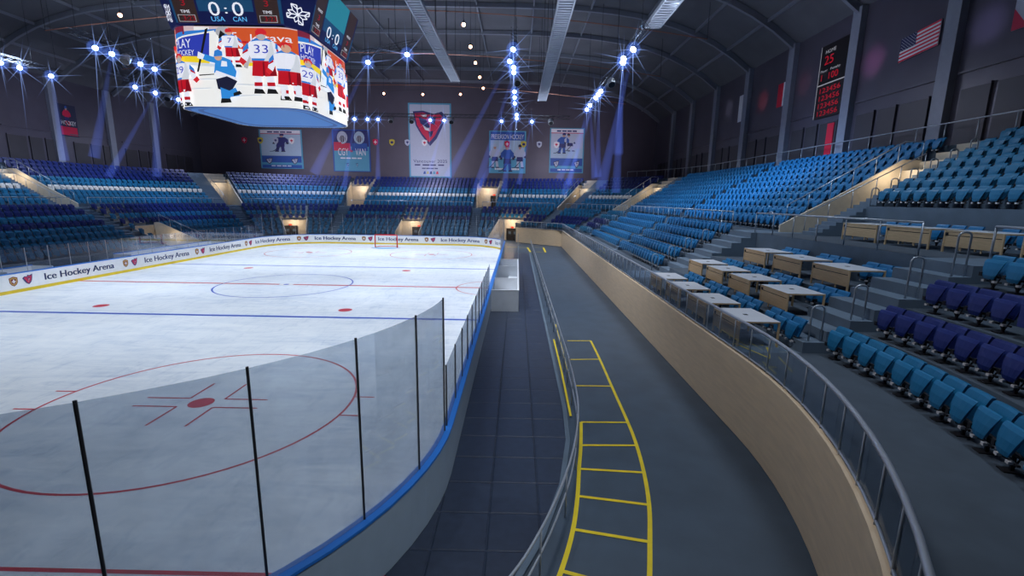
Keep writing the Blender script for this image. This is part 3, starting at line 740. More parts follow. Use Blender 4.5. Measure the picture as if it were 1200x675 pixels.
# ------------------------------------------------------------------ seats
def seat_geo(detail):
    """local: x sideways, +y towards the ice, z up. returns dict of MB: backrest, seat_pan, bracket"""
    out = {}
    nx = 4 if detail else 1
    def shell(fr, bk):                      # fr/bk: grids [row][col] of points
        mb = MB(); R_, C_ = len(fr), len(fr[0])
        v = [p for r in fr for p in r]+[p for r in bk for p in r]; N = R_*C_; f = []
        for i in range(R_-1):
            for j in range(C_-1):
                a = i*C_+j; f.append((a, a+1, a+C_+1, a+C_)); f.append((N+a, N+a+C_, N+a+C_+1, N+a+1))
        for i in range(R_-1):
            for j in (0, C_-1): a = i*C_+j; f.append((a, a+C_, N+a+C_, N+a) if j == 0 else (a, N+a, N+a+C_, a+C_))
        for j in range(C_-1):
            f.append((j, N+j, N+j+1, j+1)); a = (R_-1)*C_+j; f.append((a, a+1, N+a+1, N+a))
        mb.faces(v, f); return mb
    if detail: prof = [(-.02, .36, .235, .04), (-.075, .55, .255, .04), (-.125, .72, .272, .045), (-.165, .82, .272, .06), (-.20, .865, .255, .065)]
    else: prof = [(-.02, .38, .24, .05), (-.125, .72, .275, .05), (-.19, .865, .262, .06)]
    fr, bk = [], []
    for y, z, w, th in prof:
        fr.append([(x*w, y+.03*x*x, z) for x in [-1+2*i/nx for i in range(nx+1)]]); bk.append([(x*w*.96, y-th+.02*x*x, z-(.015 if detail else 0)) for x in [-1+2*i/nx for i in range(nx+1)]])
    out['backrest'] = shell(fr, bk)
    if detail: prof = [(.155, .27, .12, .05), (.165, .36, .17, .075), (.135, .52, .215, .075), (.085, .68, .25, .06), (.045, .745, .255, .045)]
    else: prof = [(.15, .28, .14, .06), (.045, .745, .255, .06)]
    fr, bk = [], []
    for y, z, w, th in prof:
        fr.append([(x*w, y-.018*x*x, z) for x in [-1+2*i/nx for i in range(nx+1)]]); bk.append([(x*w*.92, y-th, z+.01) for x in [-1+2*i/nx for i in range(nx+1)]])
    out['seat_pan'] = shell(fr, bk)
    mb = MB()
    if detail:
        mb.box(-.02, .02, -.05, .0, 0, .34); mb.tube([(-.16, -.02, .33), (0, -.03, .02)], .014, 5); mb.tube([(.16, -.02, .33), (0, -.03, .02)], .014, 5); mb.box(-.22, .22, -.02, .03, .30, .35); mb.box(-.09, .09, -.1, .12, 0, .02)
        mb.box(.17, .25, .0, .16, .32, .42)
        mb.box(-.25, .25, .03, .07, .19, .225)
        for x in (-.17, .10): mb.box(x, x+.075, .06, .14, .185, .235, 1)
    out['bracket'] = mb
    return out
SEATS = []      # dict(pos, rz, colour, label-bits)
def add_seat(t, off, z, colour, block, row, num): 
    p, n = ring(t, off); SEATS.append(dict(p=Vector((p.x, p.y, z)), rz=math.atan2(-n.y, -n.x)-PI/2, c=colour, b=block, r=row, n=num))
def seat_run(t0, t1, off, z, colour, block, row, pitch, rev=False):
    """seats between t0 and t1; pitch measured along the row itself; numbered from t0 (or from t1 when rev)"""
    L = 0; ts = [t0+(t1-t0)*i/60 for i in range(61)]; acc = [0]
    for a, b in zip(ts, ts[1:]): acc.append(acc[-1]+(rp(b, off, 0)-rp(a, off, 0)).length)
    n = int(acc[-1]/pitch)
    if n < 1: return
    for i in range(n):
        s = acc[-1]*(i+.5)/n if not rev else acc[-1]-(pitch*(i+.5))
        if s < 0: break
        j = 0
        while j < 59 and acc[j+1] < s: j += 1
        t = ts[j]+(ts[j+1]-ts[j])*(s-acc[j])/max(1e-9, acc[j+1]-acc[j]); add_seat(t, off, z, colour, block, row, i+1)
SO = .17                                  # seat origin behind the tread front
for r_, (o, z) in enumerate(S1R): seat_run(YN-12.5, [-20.55, -20.75, -20.7, -20.85][r_], o+.12, z, ['seat_light_blue', 'seat_indigo', 'seat_indigo', 'seat_light_blue'][r_], 'S1', r_, .6, rev=True)
LC = {4: 'seat_indigo', 3: 'seat_indigo', 2: 'seat_teal', 1: 'seat_indigo', 0: 'seat_teal', -1: 'seat_teal', -2: 'seat_teal', -3: 'seat_teal'}
KC = {0: 'seat_teal', 1: 'seat_indigo', 2: 'seat_indigo', 3: 'seat_teal', 4: 'seat_teal'}
for bi, (kind, t0, t1) in enumerate(LOWER):
    if kind[0] == 'a': continue
    for k_ in range(-3, 5):
        if kind == 'r5' and k_ < 0 or kind == 'nic' and k_ < 1 or kind == 'tun' and k_ < 2 or kind == 'ltun' and k_ < 1: continue
        c = 'seat_blue' if t0 < 22 else (KC[k_] if t0 < 40 else LC[k_])
        seat_run(t0+.12, t1-.12, ko(k_)+(.35 if k_ > -3 else .4), kz(k_), c, 'L%d' % bi, k_, .62 if t0 < 22 else .70)
UC = {6: 'seat_indigo', 5: 'seat_indigo', 4: 'seat_indigo', 3: 'seat_indigo', 2: 'seat_teal', 1: 'seat_teal', 0: 'seat_white', -1: 'seat_teal', -2: 'seat_teal', -3: 'seat_teal'}
for bi, (kind, t0, t1) in enumerate(UPPER):
    if kind in 'avg': continue
    for j in range(0 if t0 < -10 else -3, 7):
        if kind == 'n' and j < 4: continue
        c = 'seat_teal' if t0 < -7 else ('seat_blue' if t0 < 27 else UC[j])
        seat_run(t0+.15, t1-.15, uo(j)+.42, uz(j), c, 'U%d' % bi, j if t0 < -10 else j+3, .68, rev=(t1 == -9.3))
for o, z, y0, w, rowname, i in DESKS:
    for q in range(3):
        add_seat(y0-w*.5+(.62 if rowname != 'platform' else .68)*(1-q)-.15, o+(1.66 if rowname != 'third' else 1.68), z, 'seat_blue', 'M'+rowname, i, q)
# which seats are individuals: the 300 that show largest
for s in SEATS:
    q = project(s['p']+Vector((0, 0, .55))); s['size'] = 0 if q is None or not (-8 < q[0] < 1208 and -8 < q[1] < 683) else 1/q[2]
big = sorted(SEATS, key=lambda s: -s['size'])[:300]
for s in big: s['big'] = True
ROWN = ['front', 'second', 'third', 'fourth', 'fifth', 'sixth', 'seventh', 'eighth', 'ninth', 'topmost']
CN = {'seat_light_blue': 'light blue', 'seat_blue': 'blue', 'seat_teal': 'teal', 'seat_indigo': 'indigo', 'seat_white': 'white'}
def seat_label(s):
    b, r, n, c = s['b'], s['r'], s['n'], CN[s['c']]
    if b == 'S1': return '%s folded seat, %s from the near stairs, %s row of the near curved block' % (c, ordinal(n), ROWN[r]), 'folded seats in the near curved block'
    if b[0] == 'M': return '%s folded seat, %s of three behind the %s desk of the %s desk row' % (c, ['farthest', 'middle', 'nearest'][n], ordinal(r+1), b[1:]), 'folded seats behind the desks'
    if b == 'L0': return '%s folded seat, %s from the stairs, %s row of the block beyond the desks' % (c, ordinal(n), ROWN[r]), 'folded seats beyond the desk stairs'
    if b == 'U2': return '%s folded seat, %s from the lit stair, %s row above the platform desks' % (c, ordinal(n), ROWN[r]), 'folded seats above the platform desks'
    if b == 'U4': return '%s folded seat, %s past the lit stair, %s row of the long upper stand' % (c, ordinal(n), ROWN[r]), 'folded seats of the long upper stand'
    if b == 'U0': return '%s folded seat, %s in the %s row at the near end of the upper stand' % (c, ordinal(n), ROWN[r]), 'folded seats at the near end of the upper stand'
    return '%s folded seat, %s in the %s row of far block %s' % (c, ordinal(n), ROWN[r] if r >= 0 else 'lowest', b), 'folded seats of the far blocks'
G1 = seat_geo(True); PROTO = {}
for s in big:
    lab, grp = seat_label(s)
    if s['c'] not in PROTO:
        root = thing('stadium_seat', lab, 'seat', (0, 0, 0), local=True)
        for nm in ('backrest', 'seat_pan', 'bracket'):
            G1[nm].build(nm, [s['c']] if nm != 'bracket' else ['bracket_metal', 'white_clip'], root, smooth=nm == 'never')
        PROTO[s['c']] = root
    else: root = copy_tree(PROTO[s['c']])
    root.location = s['p']; root.rotation_euler = (0, 0, s['rz']); root['label'] = lab; root['group'] = grp
# the rest of the seats, too many to build singly
G0 = seat_geo(False); V0 = np.array(G0['backrest'].v+G0['seat_pan'].v); n0 = len(G0['backrest'].v)
F0 = [f for f in G0['backrest'].f]+[tuple(i+n0 for i in f) for f in G0['seat_pan'].f]
order = ['seat_light_blue', 'seat_blue', 'seat_teal', 'seat_indigo', 'seat_white']
mb = MB(); rest = [s for s in SEATS if not s.get('big')]
for s in rest:
    q = project(s['p']+Vector((0, 0, .5)))
    if q is None or not (-120 < q[0] < 1320 and q[1] < 800): continue
    c_, s_ = math.cos(s['rz']), math.sin(s['rz']); base = len(mb.v); p = s['p']
    mb.v += [(p.x+c_*x-s_*y, p.y+s_*x+c_*y, p.z+z) for x, y, z in V0.tolist()]
    mb.f += [tuple(i+base for i in f) for f in F0]; mb.m += [order.index(s['c'])]*len(F0)
mb.build('seat_rows', order, kind='stuff', label='rows of blue, teal, indigo and white folded seats filling the farther stands', category='seats', recalc=False)
print('SEATS', len(SEATS), 'rest', len(mb.f))
# ------------------------------------------------------------------ hanging video cube
JZ0, JZ1, JH, JR = 11.45, 15.85, 4.0, 1.4
JL = 2*(JH-JR)+JR*PI/2
def cube_pt(u, k):
    """point on the rounded square outline; u in 0..1 along face k (0 faces the camera end, then anticlockwise)"""
    s = u*JL; q = JR*PI/4; a = JH-JR
    if s < q: an = 1.25*PI+s/JR; x, y = -a+JR*math.cos(an), -a+JR*math.sin(an)
    elif s < q+2*a: x, y, an = -a+(s-q), -JH, 1.5*PI
    else: an = 1.5*PI+(s-q-2*a)/JR; x, y = a+JR*math.cos(an), -a+JR*math.sin(an)
    c, s_ = math.cos(k*PI/2), math.sin(k*PI/2)
    nx, ny = math.cos(an), math.sin(an)
    return x*c-y*s_, x*s_+y*c, nx*c-ny*s_, nx*s_+ny*c
cube = thing('video_cube', 'hanging four-sided video cube with scoreboards over the ice', 'video scoreboard', (0, 0, JZ0))
def clip_u(pts, lo, hi):
    def cl(P, val, keep):
        out = []
        for i in range(len(P)):
            a, b = P[i], P[(i+1) % len(P)]; ia, ib = keep(a[0]), keep(b[0])
            if ia: out.append(a)
            if ia != ib: f = (val-a[0])/(b[0]-a[0]); out.append((val, a[1]+f*(b[1]-a[1])))
        return out
    P = cl(pts, lo, lambda u: u >= lo)
    return cl(P, hi, lambda u: u <= hi) if len(P) > 2 else []
SN = list(SCR)
def picture(k):
    mb = MB(); dd = [0.0]
    def fn(u, v, d=0): x, y, nx, ny = cube_pt(max(0, min(1, u)), k); return (x+nx*(d+.01), y+ny*(d+.01), JZ0+v*(JZ1-JZ0))
    def P(pts, c):
        dd[0] += .0012
        for i in range(20):
            q = clip_u(pts, i/20, (i+1)/20)
            if len(q) > 2: put_poly(mb, fn, q, SN.index(c), dd[0])
    def R_(u0, u1, v0, v1, c): P([(u0, v0), (u1, v0), (u1, v1), (u0, v1)], c)
    def T(body, u, v, h, c, w): dd[0] += .003; put_text(mb, body, lambda a, b: fn(a, b, dd[0]), u, v, h, SN.index(c), width=w, align='LEFT')
    R_(0, 1, 0, 1, 'scr_ice'); R_(0, 1, .93, 1, 'scr_pink'); R_(0, .12, .9, 1, 'scr_maroon'); R_(.2, .32, .95, .99, 'scr_ice')
    P([(0, .86), (.5, .955), (.5, .985), (0, .92)], 'scr_blue'); P([(0, .83), (.36, .93), (.36, .95), (0, .855)], 'scr_ice')
    P([(0, .6), (.30, .62), (.32, .92), (0, .835)], 'scr_navy'); P([(0, .56), (.30, .54), (.30, .625), (0, .64)], 'scr_yellow')
    P([(0, .53), (.36, .5), (.36, .54), (0, .57)], 'scr_shadow')
    T('PLAY', .015, .735, .11, 'scr_jersey', .15); T('HOCKEY', .015, .645, .065, 'scr_jersey', .17)
    P([(.31, .56), (.36, .56), (.38, .93), (.33, .93)], 'scr_ice'); P([(.46, .73), (1, .68), (1, .985), (.46, .985)], 'scr_orange')
    P([(.46, .68), (1, .61), (1, .67), (.46, .74)], 'scr_ice'); P([(.56, .52), (1, .5), (1, .6), (.56, .66)], 'scr_yellow'); P([(.6, .56), (.86, .56), (.86, .66), (.6, .68)], 'scr_pink')
    T('E', .50, .84, .09, 'scr_jersey', .035); T('kstava', .64, .82, .09, 'scr_jersey', .32)
    for a in ((0, .2, .3, .23), (.4, .12, .7, .15), (.1, .33, .45, .35), (.5, .28, .9, .26)): P([(a[0], a[1]), (a[2], a[3]), (a[2], a[3]+.015), (a[0], a[1]+.02)], 'scr_shadow')
    P([(.56, .8), (.9, .77), (.9, .79), (.56, .825)], 'scr_red'); P([(.89, .64), (.905, .64), (.905, .79), (.89, .79)], 'scr_red')
    P([(.57, .5), (.6, .48), (.66, .74), (.58, .76)], 'scr_grey')
    def player(cx, foot, h, jer='scr_jersey', pant='scr_red', sock='scr_jersey', hel='scr_helmet', sleeve='scr_blue', lean=0, num=None, face=True, arms=(-1, 1), legs=.05):
        X = lambda a, b: (cx+(a*.50+lean*b)*h, foot+b*h)
        for s in (-1, 1):
            P([X(s*.13-.07, .02), X(s*.13+.08, .02), X(s*.12+.07, .32), X(s*.12-.08, .32)], sock)
            P([X(s*.13-.08, .12), X(s*.13+.08, .12), X(s*.125+.08, .18), X(s*.125-.08, .18)], 'scr_red' if sock == 'scr_jersey' else sleeve)
            P([X(s*.13-.1, 0), X(s*.13+.13, 0), X(s*.13+.08, .07), X(s*.13-.08, .08)], 'scr_black')
        P([X(-.24, .28), X(-.02, .27), X(0, .34), X(.02, .27), X(.26, .28), X(.21, .54), X(-.2, .54)], pant); P([X(-.02, .28), X(.02, .28), X(.02, .5), X(-.01, .5)], 'scr_dred' if pant == 'scr_red' else 'scr_black')
        P([X(-.22, .50), X(.22, .50), X(.27, .66), X(.24, .80), X(.1, .86), X(-.1, .86), X(-.25, .8), X(-.27, .66)], jer)
        P([X(-.22, .51), X(.22, .51), X(.225, .55), X(-.225, .55)], sleeve); P([X(-.22, .50), X(.22, .50), X(.22, .515), X(-.22, .515)], 'scr_red' if jer != 'scr_bjersey' else 'scr_jersey')
        P([X(.02, .51), X(.22, .51), X(.27, .66), X(.24, .80), X(.17, .83), X(.12, .66)], 'scr_shadow' if jer == 'scr_jersey' else 'scr_blue'); P([X(.12, .285), X(.25, .28), X(.21, .5), X(.15, .5)], 'scr_dred')
        P([X(-.25, .80), X(-.1, .86), X(.1, .86), X(.24, .8), (X(.1, .82))[0:2], X(-.1, .82)], sleeve)
        for s in arms:
            P([X(s*.2, .82), X(s*.36, .72), X(s*.42, .56), X(s*.32, .50), X(s*.24, .62)], jer)
            P([X(s*.27, .79), X(s*.37, .71), X(s*.39, .64), X(s*.26, .70)], sleeve); P([X(s*.28, .70), X(s*.39, .64), X(s*.40, .61), X(s*.28, .66)], 'scr_red' if jer != 'scr_bjersey' else 'scr_jersey')
            P([X(s*.43, .57), X(s*.48, .50), X(s*.40, .44), X(s*.32, .5)], 'scr_helmet' if jer != 'scr_bjersey' else 'scr_jersey')
        P([X(a, b) for a, b in ell(0, .895, .095, .07)], 'scr_skin'); P([X(a, b) for a, b in [(-.11, .9), (.11, .91), (.11, .96), (.05, 1.0), (-.06, 1.0), (-.11, .96)]], hel)
        if not face: P([X(a, b) for a, b in ell(0, .88, .08, .04)], 'scr_grey')
        if num: dd[0] += .003; put_text(mb, num, lambda a, b: fn(a, b, dd[0]), *X(-.02, .63), .13*h, SN.index('scr_navy'), width=.07*h*len(num))
    P([(a, b) for a, b in ell(.43, .93, .06, .07)], 'scr_grey'); P([(.39, .86), (.42, .8), (.45, .9), (.41, .95)], 'scr_black')
    player(.50, .50, .47, num='7', lean=-.06); player(.73, .17, .80, num='33', face=False)
    player(.93, .09, .72, lean=-.03); player(.06, .0, .66, num='29', face=False, arms=(1,))
    P([(.30, .95), (.325, .97), (.22, .43), (.205, .43)], 'scr_black')
    P([(.22, .38), (.36, .40), (.36, .41), (.22, .395)], 'scr_black')
    # crouching player in blue
    for q, c in (([(.24, .60), (.30, .56), (.42, .52), (.44, .60), (.34, .62), (.26, .66)], 'scr_bjersey'), ([(.34, .42), (.5, .32), (.52, .44), (.48, .58), (.42, .62), (.36, .58)], 'scr_bjersey'),
                 ([(.34, .40), (.51, .30), (.52, .36), (.36, .45)], 'scr_jersey'), ([(.36, .22), (.46, .18), (.52, .32), (.44, .38), (.35, .34)], 'scr_dark'),
                 ([(.38, .08), (.44, .08), (.48, .18), (.38, .24)], 'scr_bjersey'), ([(.46, .12), (.53, .14), (.5, .24), (.45, .2)], 'scr_bjersey'), ([(.37, .04), (.46, .05), (.45, .10), (.38, .10)], 'scr_black'), ([(.48, .13), (.55, .16), (.53, .2), (.48, .17)], 'scr_black'),
                 ([(.22, .6), (.26, .58), (.28, .64), (.23, .68)], 'scr_jersey')): P(q, c)
    P(ell(.385, .615, .03, .045), 'scr_skin'); P([(.35, .62), (.42, .63), (.42, .68), (.39, .71), (.36, .69)], 'scr_blue'); P([(.40, .5), (.45, .5), (.45, .56), (.41, .57)], 'scr_jersey')
    return mb
for k in range(4): picture(k).build('video_screen', SN, cube, recalc=False)
# underside fascia
out = [cube_pt(u/10, k)[:2] for k in range(4) for u in range(10)]
mb = MB(); n = len(out); sc_ = lambda f, z: [(x*f, y*f, z) for x, y in out]
A_, B_, C_ = sc_(1.0, JZ0), sc_(.93, JZ0-.03), sc_(.86, JZ0-.02)
mb.faces(A_+B_, [(i, (i+1) % n, n+(i+1) % n, n+i) for i in range(n)], 1); mb.faces(B_+C_, [(i, (i+1) % n, n+(i+1) % n, n+i) for i in range(n)], 0)
D_ = sc_(.80, JZ0); mb.faces(C_+D_, [(i, (i+1) % n, n+(i+1) % n, n+i) for i in range(n)], 1); mb.poly(D_, 0); mb.build('fascia', ['fascia_blue', 'fascia_deep'], cube, recalc=False)
mb = MB(); mb.faces(sc_(.985, JZ0+.01)+sc_(.985, JZ1), [(i, (i+1) % n, n+(i+1) % n, n+i) for i in range(n)]); mb.poly(sc_(.985, JZ1)); mb.box(-2.9, 2.9, -2.9, 2.9, JZ1, 19.2); mb.build('housing', 'black', cube)
mb = MB()
for x in (-2, 2):
    for y in (-2, 2): mb.tube([(x, y, 19.2), (x, y, 26.3)], .04, 5)
mb.build('hoist_cable', 'steel_dark', cube)
# tilted scoreboard panels above the screens
ZB, ZT, FB, FT = 15.98, 18.75, 4.12, 5.0
PM = ['panel_navy', 'panel_brown', 'panel_grad', 'panel_teal', 'score_red', 'pure_white', 'scr_cyan', 'scr_grey', 'scr_jersey']
def rot(k, x, y): c, s = math.cos(k*PI/2), math.sin(k*PI/2); return x*c-y*s, x*s+y*c
for k in range(4):
    def fn(u, v, d=0):
        y = -(FB+(FT-FB)*v)-d; hw = 3.1+.15*v; X, Y = rot(k, -hw+2*hw*u, y); return (X, Y, ZB+(ZT-ZB)*v)
    mb = MB(); R_ = lambda u0, u1, v0, v1, c, d: mb.poly([fn(u0, v0, d), fn(u1, v0, d), fn(u1, v1, d), fn(u0, v1, d)], c)
    mb.hexa([fn(0, 0, -.25), fn(1, 0, -.25), fn(1, 0), fn(0, 0), fn(0, 1, -.25), fn(1, 1, -.25), fn(1, 1), fn(0, 1)], 0)
    R_(.24, .74, 0, .2, 0, .01); R_(.24, .74, .2, .45, 2, .012); R_(.24, .74, .45, 1, 3, .011); R_(.02, .22, 0, 1, 1, .012); R_(.76, .97, 0, 1, 1, .012)
    R_(.97, 1, 0, .5, 2, .012); R_(0, .02, 0, .5, 2, .012)
    tx = lambda b, u, v, h, c, w: put_text(mb, b, lambda a, q: fn(a, q, .03), u, v, h, c, width=w)
    tx('0', .385, .125, .235, 8, .10); tx(':', .49, .165, .15, 8, .025); tx('0', .60, .125, .235, 8, .10); tx('USA', .40, .03, .08, 6, .125); tx('CAN', .60, .03, .08, 6, .125);
    for c0 in (.115, .865):
        tx('TIME', c0, .165, .052, 8, .085); tx('3', c0, .29, .10, 4, .04); tx('PERIOD', c0, .45, .05, 8, .1)
        R_(c0-.08, c0+.08, .018, .138, 7, .015); R_(c0-.075, c0+.075, .026, .13, 1, .018); tx('3:23', c0+.02, .036, .085, 4, .11)
    mb.build('score_panel', PM, cube, recalc=False)
    # corner panel with a white lattice snowflake
    def fc(u, v, d=0):
        o = .05+.75*v; a = (3.16+.1*v, -(4.1+(FT-FB)*v)); b = (4.1+(FT-FB)*v, -(3.16+.1*v)); X, Y = a[0]+(b[0]-a[0])*u+d*.7, a[1]+(b[1]-a[1])*u-d*.7; X, Y = rot(k, X, Y); return (X, Y, ZB-.1+(ZT-ZB+.1)*v)
    mb = MB(); mb.hexa([fc(0, 0, -.25), fc(1, 0, -.25), fc(1, 0), fc(0, 0), fc(0, 1, -.25), fc(1, 1, -.25), fc(1, 1), fc(0, 1)], 0)
    Dp = lambda r, an: (r*math.cos(an)*1.06, r*math.sin(an)*.92)
    def seg(p, q):
        dx, dy = q[0]-p[0], q[1]-p[1]; l = math.hypot(dx, dy); ox, oy = -dy/l*.026, dx/l*.026
        mb.poly([fc(.5+a_/1.36, .25+b_/2.87, .02) for a_, b_ in ((p[0]+ox, p[1]+oy), (q[0]+ox, q[1]+oy), (q[0]-ox, q[1]-oy), (p[0]-ox, p[1]-oy))], 1)
    for i in range(8):
        a = PI/4*i+.12; A0, A1 = Dp(.29, a), Dp(.29, a+PI/4); Bm = Dp(.57 if i % 2 == 0 else .45, a+PI/8)
        seg((0, 0), A0); seg(A0, Bm); seg(Bm, A1)
        if i % 2 == 0: seg(A0, Dp(.50, a-.02)); seg(Dp(.50, a-.02), Bm)
    mb.build('logo_panel', ['panel_navy', 'scr_jersey'], cube, recalc=False)

# ------------------------------------------------------------------ banners on the far wall
def flat(x0, x1, z0, z1, y=YW-.12):
    return lambda u, v, d=0: (x0+(x1-x0)*u, y-d, z0+(z1-z0)*v)
def banner_base(mb, fn, border, field):
    mb.hexa([fn(0, 0, -.04), fn(1, 0, -.04), fn(1, 0), fn(0, 0), fn(0, 1, -.04), fn(1, 1, -.04), fn(1, 1), fn(0, 1)], border)
    put_poly(mb, fn, [(.035, .02), (.965, .02), (.965, .98), (.035, .98)], field, .01)
def figure(mb, fn, cx, cy, s, jer, pant, hel, skin, dark, lean=0, d=.03, asp=1.0, bust=False):
    X = lambda a, b: (cx+(a+lean*b)*s*asp, cy+b*s)
    Q = lambda p, c, k: put_poly(mb, fn, [X(*q) for q in p], c, d+k*.004)
    if not bust:
        for q in (-1, 1): Q([(q*.16-.07, -.5), (q*.16+.1, -.5), (q*.1+.08, -.18), (q*.1-.08, -.18)], jer, 0); Q([(q*.16-.09, -.54), (q*.16+.14, -.54), (q*.16+.1, -.48), (q*.16-.08, -.48)], dark, 1)
        Q([(-.22, -.22), (.22, -.22), (.18, .04), (-.18, .04)], pant, 2)
    Q([(-.2, -.02), (.2, -.02), (.28, .2), (.2, .34), (-.2, .34), (-.28, .2)], jer, 3)
    for q in (-1, 1): Q([(q*.2, .32), (q*.36, .2), (q*.38, .02), (q*.28, -.02), (q*.2, .14)], jer, 4); Q([(q*.38, .05), (q*.42, -.06), (q*.3, -.08), (q*.28, .0)], dark, 5)
    Q(ell(0, .42, .09, .1), skin, 6); Q([(-.11, .43), (.11, .43), (.1, .52), (0, .56), (-.1, .52)], hel, 7)
    if not bust: Q([(.3, .0), (.34, .02), (-.3, -.52), (-.5, -.54), (-.5, -.51), (-.34, -.49)], dark, 8)
BM = ['banner_teal', 'banner_ice', 'banner_blue', 'banner_dark', 'banner_grey', 'skin', 'logo_red', 'logo_navy', 'pure_white', 'shield_yellow']
def tx(mb, fn, b, u, v, h, c, w): put_text(mb, b, lambda a, q: fn(a, q, .05), u, v, h, c, width=w)
def bars(mb, fn, u, v, h, c, w, d=.05, n=4):
    # small print too small to read in the photo: plain strips of type colour
    rr = random.Random(int(u*97+v*1013)); x = u-w/2
    for i in range(n):
        l = w/n*rr.uniform(.7, .92); put_poly(mb, fn, [(x, v), (x+l, v), (x+l, v+h*.8), (x, v+h*.8)], c, d); x += w/n
def matchup(x0, x1, z0, z1, label, flip):
    t = thing('banner', label, 'banner', (x0, YW-.12, z0)); fn = flat(x0, x1, z0, z1); mb = MB(); banner_base(mb, fn, 0, 1)
    put_poly(mb, fn, [(.035, .9), (.965, .9), (.965, .98), (.035, .98)], 8, .015); bars(mb, fn, .5, .915, .04, 7, .6); put_poly(mb, fn, [(.035, .88), (.965, .88), (.965, .895), (.035, .895)], 6, .016)
    put_poly(mb, fn, [(.035, .55), (.965, .55), (.965, .88), (.035, .88)], 4 if flip else 1, .014)
    figure(mb, fn, .5 if not flip else .38, .66, .42, 7 if not flip else 2, 7, 7, 5, 3, lean=.15, asp=1.1)
    if flip: figure(mb, fn, .58, .68, .36, 4, 7, 3, 5, 3, lean=-.2, asp=1.1)
    put_poly(mb, fn, [(.035, .02), (.965, .02), (.965, .33), (.035, .33)], 2, .06); put_poly(mb, fn, [(.035, .1), (.965, .1), (.965, .16), (.035, .16)], 0, .062)
    for u in (.2, .8): put_head(mb, lambda a, b, d=0: fn(u+(a-u)*1.0, b, .064+d), u, .2, .17, 4, 3, 8)
    bars(mb, fn, .5, .06, .03, 8, .5, .07)
    mb.build('canvas', BM, t, recalc=False); return t
matchup(-30.4, -22.6, 11.15, 18.05, 'blue match poster banner left of the helmeted goalies banner on the far wall', False)
matchup(22.3, 28.5, 11.15, 19.0, 'white match poster banner with blue lower band, last on the right of the far wall', True)
t = thing('banner', 'banner with two masked goalies and the letters CGY and VAN on the far wall', 'banner', (-17.1, YW-.12, 10.8)); fn = flat(-17.1, -10.25, 10.8, 18.2); mb = MB(); banner_base(mb, fn, 2, 0)
put_poly(mb, fn, [(.035, .5), (.24, .5), (.24, .7), (.035, .7)], 6, .036); put_poly(mb, fn, [(.035, .6), (.965, .6), (.965, .98), (.035, .98)], 7, .013)
for u, c, c2 in ((.27, 4, 6), (.72, 1, 2)):
    put_poly(mb, fn, [(u-.22, .5), (u+.22, .5), (u+.2, .68), (u-.2, .68)], c2, .02); put_poly(mb, fn, ell(u, .81, .14, .15, 16), c, .024); put_poly(mb, fn, ell(u, .78, .08, .08, 12), 3, .028)
    for q in (-.05, 0, .05): put_poly(mb, fn, [(u+q-.006, .71), (u+q+.006, .71), (u+q+.006, .85), (u+q-.006, .85)], 8, .032)
    put_head(mb, fn, u+(.1 if u < .5 else -.1), .17, .2, 6, 7, 8)
tx(mb, fn, 'CGY', .28, .39, .17, 8, .27); bars(mb, fn, .5, .47, .05, 6, .07); tx(mb, fn, 'VAN', .74, .39, .17, 8, .27); bars(mb, fn, .5, .31, .035, 8, .6)
mb.build('canvas', BM, t, recalc=False)
t = thing('banner', 'tallest grey banner with the red shield head emblem and Vancouver 2025', 'banner', (-3.2, YW-.12, 9.95)); fn = flat(-3.2, 4.5, 9.95, 22.9); mb = MB(); banner_base(mb, fn, 0, 4)
S2_ = lambda P, cx, cy, sx, sy: [(cx+a*sx, cy+b*sy) for a, b in P]
HS = [(-.5, .42), (-.42, .05), (-.26, -.2), (0, -.5), (.2, -.3), (.36, -.02), (.5, .3), (.36, .42), (.12, .36), (-.2, .44)]
put_poly(mb, fn, S2_(HS, .5, .68, .78, .5), 7, .02); put_poly(mb, fn, S2_(HS, .48, .69, .66, .42), 6, .025)
for P_, c in (([(-.36, .3), (-.1, .22), (.06, -.02), (-.06, -.05), (-.3, .1)], 7), ([(.0, .34), (.26, .3), (.2, .05), (.08, .1)], 7), ([(-.22, .05), (.0, -.04), (.02, -.14), (-.14, -.1)], 8), ([(-.02, -.16), (.16, -.12), (.1, -.3), (.02, -.34)], 7), ([(.04, -.19), (.12, -.17), (.08, -.25)], 1), ([(-.3, .36), (-.06, .38), (-.1, .28)], 8)):
    put_poly(mb, fn, S2_(P_, .48, .69, .66, .42), c, .03)
tx(mb, fn, 'Vancouver 2025', .5, .205, .042, 7, .80); bars(mb, fn, .5, .165, .022, 7, .74); bars(mb, fn, .5, .12, .018, 7, .4)
for i, c in enumerate((2, 9, 3, 0, 6)): put_poly(mb, fn, [(.36+.075*i-.03, .05), (.36+.075*i+.03, .05), (.36+.075*i+.02, .09), (.36+.075*i-.015, .085)], c, .03)
mb.build('canvas', BM, t, recalc=False)
t = thing('banner', 'blue banner lettered PRESEASON HOCKEY above three hockey players', 'banner', (11.35, YW-.12, 10.95)); fn = flat(11.35, 18.0, 10.95, 18.35); mb = MB(); banner_base(mb, fn, 0, 1)
put_poly(mb, fn, [(.035, .02), (.965, .02), (.965, .35), (.035, .35)], 0, .012); put_poly(mb, fn, [(.035, .78), (.965, .78), (.965, .98), (.035, .98)], 2, .012)
tx(mb, fn, 'PRESEASON HOCKEY', .5, .81, .11, 8, .88)
for u, j, h in ((.16, 4, 4), (.84, 4, 3), (.5, 2, 6)): figure(mb, fn, u, .40 if j == 4 else .36, .52 if j == 4 else .6, j, 7, h, 5, 3, asp=.8, d=.03 if j == 4 else .07)
for u in (.28, .72): bars(mb, fn, u, .08, .05, 8, .24)
mb.build('canvas', BM, t, recalc=False)
t = thing('banner', 'dark red and blue hockey poster between two columns of the left wall', 'banner', (-XW+.1, 27.9, 13.4))
